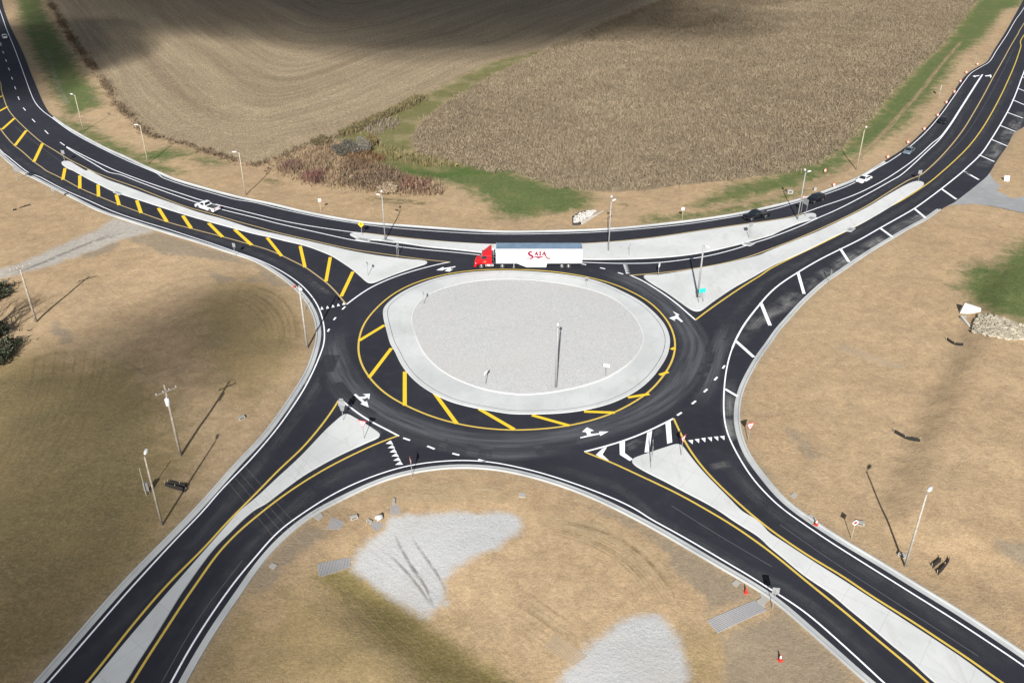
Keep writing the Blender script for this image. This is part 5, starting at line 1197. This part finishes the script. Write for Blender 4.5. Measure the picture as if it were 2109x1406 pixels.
quadpart(cab, 'grille', 'chrome', [(xh+.0, -.5, .78), (xh+.0, .5, .78), (xh-.06, .45, 1.28), (xh-.06, -.45, 1.28)], .03)
twheel(X(255), tr); twheel(X(605), tr)
# lettering on the trailer's side, in strokes
def LX(u): return X(u)
def LZ(v): return 1.18+(440-v)/250*2.92
def stroke(m, pts, w, y):
    P = [np.array(p, float) for p in pts]; w = np.array(w, float)*1.35+2
    P = smooth(resample(np.array(P), 4.), 1) if len(P) > 2 else np.array(P)
    n = len(P); ws = np.interp(np.linspace(0, 1, n), np.linspace(0, 1, len(w)), w)[:, None] if hasattr(w, '__len__') else np.full((n, 1), w)
    N = normals(P); A = P+N*ws/2; B_ = P-N*ws/2
    V = [(LX(p[0]), y, LZ(p[1])) for p in A]+[(LX(p[0]), y, LZ(p[1])) for p in B_]
    m.add(V, [(i, i+1, n+i+1, n+i) for i in range(n-1)])
for y in (1.296, -1.296):
    m = MB(); yy = lambda k: y+(.002*k if y > 0 else -.002*k)
    stroke(m, [(1102, 258), (1090, 246), (1068, 243), (1048, 256), (1046, 276), (1062, 294), (1090, 308), (1108, 324), (1104, 344), (1085, 358), (1060, 368), (1035, 370), (1024, 360), (1034, 346), (1058, 340), (1080, 346)], [10, 20, 24, 26, 26, 24, 14, 8, 6, 6, 5], yy(0))
    stroke(m, [(1113, 240), (1118, 262)], 6, yy(1))
    stroke(m, [(1146, 306), (1170, 240)], 11, yy(1)); stroke(m, [(1164, 238), (1196, 306)], 17, yy(2)); stroke(m, [(1154, 284), (1186, 284)], 9, yy(3))
    stroke(m, [(1232, 236), (1232, 306)], 18, yy(1)); stroke(m, [(1216, 238), (1248, 238)], 7, yy(2)); stroke(m, [(1216, 305), (1248, 305)], 7, yy(2))
    stroke(m, [(1266, 306), (1300, 236)], 12, yy(1)); stroke(m, [(1276, 286), (1318, 286)], 9, yy(3))
    stroke(m, [(1294, 236), (1310, 272), (1324, 308), (1336, 336), (1352, 354), (1372, 366), (1394, 365), (1396, 354), (1380, 345), (1356, 346), (1338, 352)], [17, 18, 18, 15, 9, 8, 7, 7, 6], yy(0))
    m.add([(LX(a), yy(1), LZ(b)) for a, b in ((1124, 319), (1300, 319), (1288, 330), (1206, 356), (1132, 330))], [(0, 1, 2, 3, 4)])
    m.build('logo', M['logo'], tb)

# ------------------------------------------------------------------ silt fences, culverts, mats, slabs
def silt_fence(px, label, h=.6):
    P = resample(np.array([tuple(GZ(*p))[:2] for p in px]), .6); c = P.mean(0); h *= .62; z0 = GZ(*px[len(px)//2]).z
    t = thing('silt_fence', label, 'silt fence', (c[0], c[1], z0), 0, 'black silt fences on the bare ground')
    m = MB(); n = len(P); Zs = height(P)-z0
    jj = rng.uniform(-.08, .08, n)
    V = [(p[0]-c[0], p[1]-c[1], z-.05) for p, z in zip(P, Zs)]+[(p[0]-c[0]+.05, p[1]-c[1]+.28, z+h+j) for p, z, j in zip(P, Zs, jj)]
    V += [(v[0], v[1]+.05, v[2]) for v in V]
    f = []
    for i in range(n-1): f += [(i, i+1, n+i+1, n+i), (2*n+i+1, 2*n+i, 3*n+i, 3*n+i+1), (n+i, n+i+1, 3*n+i+1, 3*n+i)]
    m.add(V, f).build('fabric', M['fabric'], t)
    for i in range(0, n, 3): MB().tube([(P[i, 0]-c[0], P[i, 1]-c[1]+.2, Zs[i]-.1), (P[i, 0]-c[0], P[i, 1]-c[1]+.34, Zs[i]+h+.2)], .03, 5).build('stake', M['stake'], t)
silt_fence(T(3, 2, (1022, 748), (1060, 768), (1110, 795), (1170, 812), (1232, 818)), 'curved black silt fence across the foot of the right hand bank')
silt_fence(T(3, 2, (1445, 4), (1480, 26), (1520, 44), (1578, 46)), 'short black silt fence below the white culvert end on the right')
silt_fence(T(3, 3, (1330, 488), (1362, 460), (1398, 432)), 'left one of two short black silt fences beside the tall thin lamp pole')
silt_fence(T(3, 3, (1372, 542), (1405, 512), (1440, 470), (1466, 428)), 'right one of two short black silt fences beside the tall thin lamp pole')
zq = lambda *p: [(270+x/4.26, 760+y/4.26) for x, y in p]
silt_fence(zq((290, 1022), (345, 1042), (410, 1062), (480, 1080)), 'front one of two black silt fences beside the lower left lamp pole')
silt_fence(zq((318, 1010), (360, 1014), (425, 1030), (492, 1042)), 'rear one of two black silt fences beside the lower left lamp pole')
zq = lambda *p: [(x/8.788, 290+y/8.788) for x, y in p]
silt_fence(zq((225, 1268), (290, 1255)), 'stub of black silt fence on the left dirt below the roadside signs', .5)
silt_fence(zq((340, 1225), (420, 1205), (490, 1182), (535, 1172)), 'longer black silt fence on the left dirt below the roadside signs', .35)
# culvert end on the right
def wall_run(px, z_at, thick, name, mat, par, origin, low=-.8):
    P = [Vector((*at(*p, z), z))-origin for p, z in zip(px, z_at)]
    m = MB()
    for a, b in zip(P[:-1], P[1:]):
        d = Vector((b.x-a.x, b.y-a.y, 0)).normalized(); s = Vector((-d.y, d.x, 0))*thick/2
        m.add([a-s, b-s, b+s, a+s]+[Vector((q.x, q.y, low)) for q in (a-s, b-s, b+s, a+s)], [(0, 1, 2, 3), (7, 6, 5, 4), (0, 4, 5, 1), (1, 5, 6, 2), (2, 6, 7, 3), (3, 7, 4, 0)])
    return m.build(name, mat, par)
zq = lambda *p: [(1930+x/3.7, 340+y/3.7) for x, y in p]
O = GZ(1996, 642)
t = thing('culvert_headwall', 'bright white concrete culvert end beside the rock heap on the right', 'culvert', O)
hd = zq((172, 1132), (330, 1142)); a = Vector((*at(*hd[0]), 0))-O; b = Vector((*at(*hd[1]), 0))-O; a.z = b.z = 0
d = (b-a).normalized(); nrm = Vector((-d.y, d.x, 0))
m = MB(); m.add([a+nrm*0, b+nrm*0, b+nrm*.45+Vector((0, 0, 1.0)), a+nrm*.5+Vector((.6, 0, 1.75)), a+nrm*.8+Vector((0, 0, -.4)), b+nrm*.8+Vector((0, 0, -.4)), b+nrm*.85+Vector((0, 0, .95)), a+nrm*.85+Vector((.6, 0, 1.7))],
                [(0, 1, 2, 3), (7, 6, 5, 4), (0, 4, 5, 1), (1, 5, 6, 2), (2, 6, 7, 3), (3, 7, 4, 0)])
m.build('headwall', M['new_concrete'], t)
wall_run(zq((188, 1146), (266, 1246)), (.55, .15), .3, 'wing_wall', M['new_concrete'], t, O)
m = MB(); ap = [Vector((*at(*p), .04))-O for p in zq((200, 1148), (316, 1146), (268, 1236))]; m.add(ap, [(0, 2, 1)]); m.build('apron', M['kerb'], t)
# culvert box behind the road
zq = lambda *p: [(1160+x/13.18, 400+y/13.18) for x, y in p]
O = GZ(1195, 450)
t = thing('culvert_box', 'open concrete inlet box filled with pale rock on the verge behind the lorry', 'culvert', O)
wall_run(zq((500, 745), (700, 640), (900, 540), (1112, 432)), (.55, .5, .35, .15), .35, 'wing_wall', M['new_concrete'], t, O, -.4)
wall_run(zq((630, 440), (430, 495), (252, 600), (258, 785), (400, 785), (500, 742)), (.3, .3, .35, .4, .4, .5), .16, 'side_wall', M['dark_metal'], t, O, -.4)
bedp = [at(*p, .06) for p in zq((300, 600), (440, 520), (600, 465), (760, 440), (950, 470), (800, 560), (640, 650), (490, 735), (400, 770), (275, 765))]
m = MB()
bedA = np.array(bedp); lo_, hi_ = bedA.min(0), bedA.max(0)
def rock(m, c, r, rr=random):
    V = []; n = 6
    for z, k in ((-.5, .6), (0., 1.), (.5, .75)):
        for i in range(n):
            a = 6.283*i/n+rr.uniform(-.3, .3); q = r*k*rr.uniform(.65, 1.15)
            V.append((c[0]+q*math.cos(a), c[1]+q*math.sin(a), c[2]+z*r*rr.uniform(.6, 1.1)))
    m.add(V, [tuple(range(n-1, -1, -1)), tuple(range(2*n, 3*n))]+[(k*n+i, k*n+(i+1) % n, (k+1)*n+(i+1) % n, (k+1)*n+i) for k in range(2) for i in range(n)])
q = np.c_[rng.uniform(lo_[0], hi_[0], 500), rng.uniform(lo_[1], hi_[1], 500)]; q = q[inpoly(q, bedA)]
for p in q: rock(m, (p[0]-O.x, p[1]-O.y, .05-O.z+rng.uniform(0, .15)), rng.uniform(.1, .3))
rf = m.build('rock_fill', M['new_concrete'], t); tag(rf, kind='stuff')
# riprap heap
zq = lambda *p: [(1930+x/3.7, 340+y/3.7) for x, y in p]
rp = np.array([tuple(GZ(*p))[:2] for p in zq((325, 1145), (400, 1150), (520, 1180), (640, 1225), (760, 1260), (760, 1330), (650, 1330), (560, 1335), (400, 1310), (265, 1280), (272, 1240), (300, 1180))])
lo_, hi_ = rp.min(0), rp.max(0); q = np.c_[rng.uniform(lo_[0], hi_[0], 2600), rng.uniform(lo_[1], hi_[1], 2600)]; q = q[inpoly(q, rp)]
m = MB(); hz = height(q)
for p, z in zip(q, hz): rock(m, (p[0], p[1], z+rng.uniform(0, .3)), rng.uniform(.16, .42))
o = m.build('riprap', M['rock'], None); tag(o, kind='stuff')
# articulated concrete mats
def mat_of(px, label, nx_, ny_, lift=.07, mt='block'):
    C = [Vector(GZ(*p)) for p in px]; O = sum(C, Vector())/4
    t = thing('block_mat', label, 'concrete mat', O, 0, 'concrete block mats laid on the slopes')
    m = MB()
    for i in range(nx_):
        for j in range(ny_):
            u0, u1, v0, v1 = (i+.12)/nx_, (i+.88)/nx_, (j+.15)/ny_, (j+.85)/ny_
            f = lambda u, v: (C[0].lerp(C[1], u)).lerp(C[3].lerp(C[2], u), v)
            Q = [f(u0, v0), f(u1, v0), f(u1, v1), f(u0, v1)]
            Zt = [Vector((p.x, p.y, height([(p.x, p.y)])[0]+lift))-O for p in Q]
            m.add(Zt+[p-Vector((0, 0, .2)) for p in Zt], [(0, 1, 2, 3), (7, 6, 5, 4), (0, 4, 5, 1), (1, 5, 6, 2), (2, 6, 7, 3), (3, 7, 4, 0)])
    m.build('blocks', M[mt], t)
M['buried'] = concrete_mat('soil_covered_block', (.32, .25, .17), (.27, .215, .15))
M['block'] = concrete_mat('mat_concrete', (.29, .295, .31), (.23, .235, .245))
zq = lambda *p: [(600+x/7.03, 1010+y/7.03) for x, y in p]
mat_of(zq((405, 1255), (860, 1105), (850, 965), (370, 1060)), 'long grey block mat at the left end of the pale gravel slope', 22, 8)
mat_of(zq((500, 560), (700, 560), (770, 460), (590, 380)), 'square grey block mat by the kerb inlet, lower left', 9, 8, .04)
mat_of(zq((1140, 500), (1230, 610), (1340, 500), (1235, 440)), 'small grey block mat below the pipe end', 6, 6, .05)
mat_of(zq((1420, 355), (1590, 345), (1555, 205), (1435, 205)), 'grey block mat at the top edge of the pale gravel slope', 8, 8, .03)
mat_of(T(2, 3, (1672, 1008), (2070, 822), (1965, 742), (1582, 905)), 'long grey block mat beside the lower right road inlet', 20, 9)
mat_of(T(2, 3, (510, 1270), (630, 1190), (360, 1010), (270, 1120)), 'half buried grey block mat above the lower pale gravel patch', 8, 14, .02, 'buried')
mat_of(T(3, 2, (560, 75), (1050, 240), (1120, 205), (600, 30)), 'faint half buried block mat on the right hand bank', 24, 4, .02, 'buried')
def slab(px, label, th=.08, mat='old_slab', name='concrete_slab', cat='slab'):
    C = [GZ(*p) for p in px]; O = sum(C, Vector())/len(C)
    P = [(c.x-O.x, c.y-O.y) for c in C]
    o = MB().prism(P, -.1, th).build(name, M[mat]); o.location = O; tag(o, label, cat, 'pale slabs beside the kerbs')
    return o
slab(T(2, 3, (1785, 606), (1820, 578), (1856, 602), (1822, 637)), 'pale square slab by the plain red cone at the lower right kerb')
slab(T(1, 3, (130, 470), (160, 442), (200, 460), (172, 494)), 'pale square slab beside the lower left kerb')
slab(T(3, 2, (183, 1252), (215, 1228), (245, 1250), (213, 1276)), 'faint square slab on the dry bank above the lower right road')
slab(T(2, 2, (72, 1262), (75, 1228), (128, 1232), (125, 1268)), 'small pale slab on the straw above the bottom gravel')
zq = lambda *p: [(600+x/7.03, 1010+y/7.03) for x, y in p]
slab(zq((300, 330), (400, 265), (420, 310), (465, 375), (405, 440), (320, 385)), 'concrete inlet throat at the lower left kerb', .1)
slab(T(2, 3, (2010, 690), (2060, 680), (2105, 720), (2060, 760), (2052, 800), (1990, 760), (1985, 745), (2020, 725)), 'concrete inlet throat beside the grey backed sign, lower right', .1)
slab(T(3, 3, (300, 65), (350, 55), (395, 90), (400, 130), (370, 140)), 'broken concrete inlet at the right kerb under the pinkish cone', .13)
t = thing('pipe_end', 'pale flared pipe end above the gravel slope', 'pipe', GZ(781, 1068), R(35), None); t.scale = (.62, .62, .62)
m = MB()
n = 18; V = []
for x, r in ((-.7, .55), (.6, .6), (.6, .46), (-.7, .42)):
    V += [(x, r*math.cos(6.283*k/n), .35+r*math.sin(6.283*k/n)) for k in range(n)]
m.add(V, [(r*n+k, r*n+(k+1) % n, ((r+1) % 4)*n+(k+1) % n, ((r+1) % 4)*n+k) for r in range(4) for k in range(n)])
m.build('pipe', M['new_concrete'], t, True)
MB().lathe([(.43, -.02), (.43, .0)], 18, Matrix.Translation((.0, 0, .35)) @ Matrix.Rotation(math.pi/2, 4, 'Y')).build('dark_mouth', M['dark_metal'], t)
def block(px, py, w, d, h, label, rz, slot=True):
    t = thing('concrete_block', label, 'concrete block', GZ(px, py), R(rz), 'small concrete blocks')
    MB().box(-w/2, w/2, -d/2, d/2, -.2, h).build('body', M['old_slab'], t)
    if slot: MB().box(-w*.32, w*.32, -d/2-.01, -d/2+.05, h*.35, h*.75).build('slot', M['dark_metal'], t)
block(729, 1067, .9, .5, .35, 'small concrete block between the two left block mats', 25)
block(761, 1075, .7, .35, .3, 'small concrete block left of the flared pipe end', -35)
block(811.5, 1034, .35, .9, .3, 'narrow concrete block above the topmost block mat', 5)
block(1626, 398, 1.2, .9, .75, 'pale concrete box on the grass behind the black pickup', 5)
block(1678, 392.5, .6, .4, .75, 'white marker block on the verge behind the black sport utility car', 5, False)
block(1858, 1145, .9, .5, .35, 'concrete block at the foot of the tall thin lamp pole', -40)
block(1772, 1079, .9, .5, .35, 'concrete block just right of the white prohibition sign', -20)
block(498, 862, .9, .6, .4, 'pale concrete block on the slope left of the kerb, beyond the transformer pole', 30)
t = thing('meter_box', 'grey box on a frame beside the lower left lamp pole', 'box', GZ(304, 1016), R(20))
MB().box(-.28, .28, -.18, .18, .5, 1.7).build('box', M['sign_back'], t); MB().box(-.25, -.2, -.05, .05, -.2, .5).build('leg', M['steel'], t); MB().box(.2, .25, -.05, .05, -.2, .5).build('leg', M['steel'], t)
B = GZ(301.7, 1020); hh = rise(B, 964)
o = MB().tube([(0, 0, -.2), (0, 0, hh)], .05, 6).build('marker_post', M['wood']); o.location = B; tag(o, 'thin pale post left of the grey box in the lower left field', 'post')
# drain covers
def grate(px, label):
    C = [onroad(*p, .155) for p in px]; O = sum(C, Vector())/4
    t = thing('drain_inlet', label, 'drain', O, 0, 'drain inlets in the islands')
    P = [(c.x-O.x, c.y-O.y) for c in C]
    MB().prism(P, -.15, .012).build('pad', M['kerb'], t)
    MB().prism([(x*.62, y*.62) for x, y in P], .0, .024).build('grating', M['sign_back'], t)
zq = lambda *p: [(700+x/7.03, 380+y/7.03) for x, y in p]
grate(zq((225, 792), (262, 762), (455, 792), (425, 832)), 'drain inlet at the left tip of the rear island')
grate(zq((598, 808), (630, 772), (805, 812), (795, 835)), 'drain inlet at the foot of the island lamp near the yellow sign')
zq = lambda *p: [(1520+x/10.545, 340+y/10.545) for x, y in p]
grate(zq((1505, 1150), (1570, 1110), (1725, 1135), (1600, 1195)), 'drain inlet at the right tip of the rear island')
grate(T(2, 1, (1868, 598), (1890, 580), (1972, 588), (1935, 608)), 'drain inlet on the near side of the rear island below the black pickup')
grate(T(3, 1, (630, 488), (660, 462), (712, 468), (678, 494)), 'drain inlet on the near side of the north-east island')
grate(T(0, 1, (908, 178), (930, 170), (988, 186), (965, 200)), 'drain inlet beside the yellow bars on the north-west island')

# ------------------------------------------------------------------ standing corn, weeds, shrubs, bare tree
def blade_mat(name, cols):
    t = NT(name); r = t.attr('rnd'); c = cols[0]
    n = t.math('MULTIPLY_ADD', t.noise(t.pos(), .12, 4), .55, t.math('MULTIPLY', t.noise(t.pos(), .022, 3), .45))
    for i, k in enumerate(cols[1:]):
        a = (i+.6)/len(cols); c = t.mix(t.ramp(r, a, a+.25), c, k)
    k = t.ramp(n, .3, .7, .8, 1.15); c = t.mix(1., c, t.comb(k, k, k), 'MULTIPLY')
    t.set('Base Color', c).set('Roughness', .85).set('Specular IOR Level', .12); return t.m
def blades(name, P, Z, h, w, n_per, lean, mat, hvar=.35, spread=.25, parent=None):
    """P: (n,2) points; each grows n_per thin pointed leaves"""
    n = len(P)*n_per
    c = np.repeat(np.c_[P, Z], n_per, 0); c[:, :2] += rng.normal(0, spread, (n, 2))
    a = rng.uniform(0, 6.283, n); hh = h*(1+rng.uniform(-hvar, hvar, n)); ww = w*rng.uniform(.6, 1.4, n)
    dx, dy = np.cos(a), np.sin(a); b = rng.uniform(0, 6.283, n); ln = np.abs(rng.normal(0, lean, n))*hh
    v = np.empty((n, 4, 3))
    v[:, 0] = c+np.c_[dx*ww*.35, dy*ww*.35, np.full(n, -.05)]; v[:, 1] = c-np.c_[dx*ww*.35, dy*ww*.35, np.full(n, .05)]
    mid = c+np.c_[np.cos(b)*ln*.4, np.sin(b)*ln*.4, hh*.6]
    v[:, 2] = mid-np.c_[dx*ww, dy*ww, np.zeros(n)]*.5
    v[:, 3] = c+np.c_[np.cos(b)*ln, np.sin(b)*ln, hh*np.where(ln > hh*.6, .75, 1.)]
    me = bpy.data.meshes.new(name); me.vertices.add(n*4); me.vertices.foreach_set('co', v.astype(np.float32).ravel())
    i = np.arange(n)[:, None]*4
    loops = np.concatenate([i+0, i+1, i+2, i+3], 1)
    me.loops.add(n*4); me.loops.foreach_set('vertex_index', loops.astype(np.int32).ravel())
    me.polygons.add(n); me.polygons.foreach_set('loop_start', np.arange(0, n*4, 4, dtype=np.int32))
    me.update(calc_edges=True)
    A = me.attributes.new('rnd', 'FLOAT', 'POINT'); A.data.foreach_set('value', np.repeat(rng.uniform(0, 1, n), 4).astype(np.float32))
    me.materials.append(mat); o = bpy.data.objects.new(name, me); scene.collection.objects.link(o)
    if parent: o.parent = parent
    return o
def scatter(px, dens, soft=0.):
    P = g(px); lo, hi = P.min(0), P.max(0); n = int((hi-lo).prod()*dens)
    q = np.c_[rng.uniform(lo[0], hi[0], n), rng.uniform(lo[1], hi[1], n)]
    d = sdpoly(q, P) if soft else np.where(inpoly(q, P), 1, -1)
    q = q[d > (rng.normal(0, soft, n) if soft else 0)]
    return q
cp = g(corn_px); lo, hi = cp.min(0), cp.max(0); hi[1] = min(hi[1], 560)
th = R(84); dirv = np.array((math.cos(th), math.sin(th))); nv = np.array((-dirv[1], dirv[0]))
cr = np.array([lo, hi, (lo[0], hi[1]), (hi[0], lo[1])]); u = cr@dirv; w = cr@nv
gu, gw = np.meshgrid(np.arange(u.min(), u.max(), .62), np.arange(w.min(), w.max(), .76))
q = gu.ravel()[:, None]*dirv+gw.ravel()[:, None]*nv; q += rng.normal(0, .12, q.shape)
q = q[sdpoly(q, cp) > rng.normal(.3, .9, len(q))]
keep = np.where(q[:, 1] > 300, rng.uniform(0, 1, len(q)) < np.clip(1-(q[:, 1]-300)/500, .45, 1), rng.uniform(0, 1, len(q)) < .93)
q = q[keep]
M['corn'] = blade_mat('dry_corn_leaf', [(.125, .096, .062), (.19, .152, .103), (.24, .198, .138), (.205, .152, .096)])
o = blades('corn_crop', q, height(q), .75, .12, 5, .45, M['corn'], .4, .2); tag(o, kind='stuff')
def weeds(name, px, dens, h, cols, w=.11, lean=.3, soft=1.2, per=3):
    q = scatter(px, dens, soft); o = blades(name, q, height(q), h, w, per, lean, blade_mat(name+'_leaf', cols), .45, .3); tag(o, kind='stuff'); return o
zq = lambda *p: [(540+x/5.021, 250+y/5.021) for x, y in p]
weeds('dry_grass', zq((60, 440), (200, 400), (450, 290), (700, 200), (900, 330), (1150, 420), (1300, 480), (1450, 580), (1850, 740), (1700, 770), (1400, 760), (900, 720), (620, 670), (350, 600), (120, 520)), 3.2, 1.0, [(.13, .09, .055), (.21, .155, .095), (.29, .22, .145), (.155, .10, .062)])
weeds('red_weeds', zq((190, 480), (280, 430), (400, 440), (420, 520), (300, 540)), 4, 1.3, [(.09, .045, .045), (.15, .08, .07), (.22, .15, .105), (.075, .05, .042)])
weeds('red_weeds', zq((450, 570), (560, 530), (650, 560), (630, 650), (480, 640)), 5, 1.4, [(.11, .035, .045), (.16, .06, .06), (.2, .12, .09), (.07, .04, .04)])
weeds('red_weeds', zq((1430, 620), (1550, 590), (1720, 630), (1760, 730), (1600, 760), (1450, 750)), 4, 1.5, [(.12, .06, .045), (.18, .095, .07), (.24, .165, .11), (.08, .05, .04)])
weeds('rust_weeds', zq((880, 350), (1000, 310), (1200, 345), (1290, 400), (1150, 420), (1050, 520), (950, 530), (880, 430)), 5, 1.1, [(.12, .062, .03), (.175, .09, .043), (.17, .115, .065), (.085, .055, .032)])
weeds('brown_weeds', zq((880, 440), (1020, 470), (1300, 490), (1480, 600), (1400, 720), (1100, 690), (900, 660), (760, 600), (830, 520)), 4, 1.3, [(.09, .06, .045), (.15, .1, .07), (.26, .19, .12), (.07, .05, .04)])
weeds('brown_weeds', zq((1850, 650), (1900, 700), (1880, 760), (1740, 770), (1760, 690)), 3.5, 1.2, [(.12, .08, .05), (.2, .14, .09), (.26, .2, .13)])
weeds('brown_weeds', zq((1040, 70), (1180, 10), (1440, -30), (1420, 30), (1180, 150), (1100, 140)), 2.5, 1.0, [(.13, .1, .085), (.19, .15, .12), (.24, .19, .14)])
weeds('pale_weeds', zq((1160, 240), (1500, 330), (1900, 430), (2100, 470), (1900, 480), (1700, 470), (1400, 390)), 2.5, 1.2, [(.15, .13, .055), (.26, .19, .1), (.2, .17, .08), (.11, .1, .05)])
# dark strip of weeds along the edge of the harvested field
P = curve(weedline[:24], 1., 6)
q = P[rng.integers(0, len(P), 6000)]+rng.normal(0, .8, (6000, 2))
nz = vnoise(q[:, 0]*1.2, q[:, 1]*1.2, 9); q = q[nz*.8+rng.normal(0, .35, len(q)) > -.1]
o = blades('field_edge_weeds', q, height(q), .7, .10, 3, .5, blade_mat('field_edge_leaf', [(.085, .06, .04), (.14, .10, .065), (.2, .15, .1), (.07, .052, .03)]), .6, .35); tag(o, kind='stuff')
P = curve(weedline[21:26], 1., 3)
q = P[rng.integers(0, len(P), 2000)]+rng.normal(0, .8, (2000, 2))
o = blades('field_edge_weeds', q, height(q), 1.2, .13, 3, .35, blade_mat('field_edge_leaf', [(.085, .075, .035), (.15, .125, .06), (.2, .16, .09)]), .5, .35); tag(o, kind='stuff')
def shrub(px, py, rx, ry, h, cols, label, n=1500):
    p = GZ(px, py); t = thing('shrub', label, 'shrub', p, 0, 'shrubs at the corner of the fields')
    st = MB()
    for k in range(9):
        a = random.uniform(0, 6.28); st.tube([(0, 0, -.1), (math.cos(a)*rx*.3, math.sin(a)*ry*.3, h*.45), (math.cos(a)*rx*.6, math.sin(a)*ry*.6, h*.85)], [.05, .03, .012], 5)
    st.build('stem', M['bark'], t)
    u = rng.normal(0, 1, (n, 3)); u /= np.linalg.norm(u, axis=1)[:, None]; u *= rng.uniform(.45, 1, (n, 1))**.5
    lob = 1+.25*np.sin(u[:, 0]*5+u[:, 1]*4)
    Pp = np.c_[u[:, 0]*rx*lob, u[:, 1]*ry*lob]; zz = np.clip((u[:, 2]*.5+.5)*h*lob, .05, None)
    blades('leaves', Pp, zz, .45, .10, 2, .8, blade_mat('shrub_leaf', cols), .4, .08, t)
grey = [(.065, .06, .048), (.105, .095, .075), (.15, .135, .105), (.055, .05, .037)]
shrub(716, 312, 3.2, 4.6, 1.7, grey, 'round grey shrub at the corner of the harvested field', 2600)
shrub(745, 308, 2.8, 4.5, 1.9, [(.115, .105, .09), (.155, .14, .118), (.19, .17, .14)], 'low silvery grey shrub right of the round grey one', 1500)
shrub(762, 297, 2.0, 3.5, 1.8, [(.13, .10, .045), (.2, .15, .07), (.1, .08, .04)], 'small olive brown shrub beside the grassed waterway', 900)
shrub(800, 395, 2.1, 2.6, 1.3, [(.3, .23, .16), (.38, .3, .2), (.24, .18, .12)], 'straw coloured shrub beside the double lamp head', 900)
shrub(664, 296, 2.6, 3.2, 1.5, [(.12, .10, .055), (.2, .155, .09), (.1, .08, .045)], 'brown shrub left of the round grey one', 900)

def bare_tree(px, py, h, seed, label):
    rr = random.Random(seed); p = GZ(px, py)
    t = thing('bare_tree', label, 'tree', p)
    tk = MB(); tw = MB()
    def grow_(a, d, L, r, depth):
        pts = [a]; q = a.copy(); dd = d.copy()
        for k in range(4):
            dd = (dd+Vector((rr.uniform(-.16, .16), rr.uniform(-.16, .16), rr.uniform(-.04, .12)))).normalized(); q = q+dd*L/4; pts.append(q.copy())
        rad = [r*(1-.5*k/4) for k in range(5)]
        (tk if depth < 2 else tw).tube(pts, rad, 6 if depth < 2 else 4, False)
        if depth < 5:
            for k in range(3 if depth < 3 else 3):
                i = rr.randint(2, 4); nd = (dd+Vector((rr.uniform(-.9, .9), rr.uniform(-.9, .9), rr.uniform(-.15, .6)))).normalized()
                grow_(pts[i], nd, L*rr.uniform(.6, .82), rad[i]*.74, depth+1)
    for k in range(3):
        grow_(Vector((k*.25-.25, 0, -.2)), Vector((rr.uniform(-.4, .4), rr.uniform(-.3, .3), 1)).normalized(), h*.36, .24, 0)
    tk.build('trunk', M['bark'], t, True); tw.build('crown', M['bark'], t)
bare_tree(-10, 706, 11.5, 4, 'leafless tree at the left edge of the frame whose branches shade the ground')
bare_tree(-40, 690, 11, 8, 'second leafless tree just cut off by the left edge')
def bush(px, py, rx, ry, h, label, n):
    p = GZ(px, py); t = thing('evergreen_bush', label, 'bush', p, 0, 'dark bushes at the left edge')
    st = MB().tube([(0, 0, -.2), (.05, 0, h*.7)], [.12, .04], 6); st.build('trunk', M['bark'], t)
    u = rng.normal(0, 1, (n, 3)); u /= np.linalg.norm(u, axis=1)[:, None]; u *= rng.uniform(.3, 1, (n, 1))**.4
    lob = 1+.55*np.sin(u[:, 0]*5+1+px)*np.cos(u[:, 1]*6)*np.sin(u[:, 2]*4+2)+rng.normal(0, .12, n)
    blades('foliage', np.c_[u[:, 0]*rx*lob, u[:, 1]*ry*lob], np.clip((u[:, 2]*.5+.5)*h*lob, .05, None), .5, .14, 3, .9, M['leaf'], .4, .1, t)
M['leaf'] = blade_mat('evergreen_leaf', [(.016, .026, .012), (.035, .045, .022), (.06, .058, .042), (.10, .095, .075)])
bush(0, 738, 2.0, 4.2, 1.6, 'dark green bush below the bare tree at the left edge', 700)
bush(-8, 690, 2.0, 2.0, 1.5, 'dark tangled bush at the foot of the bare tree', 450)
bush(-8, 612, 2.2, 3.2, 1.6, 'dark brush at the left edge behind the tall utility pole', 500)
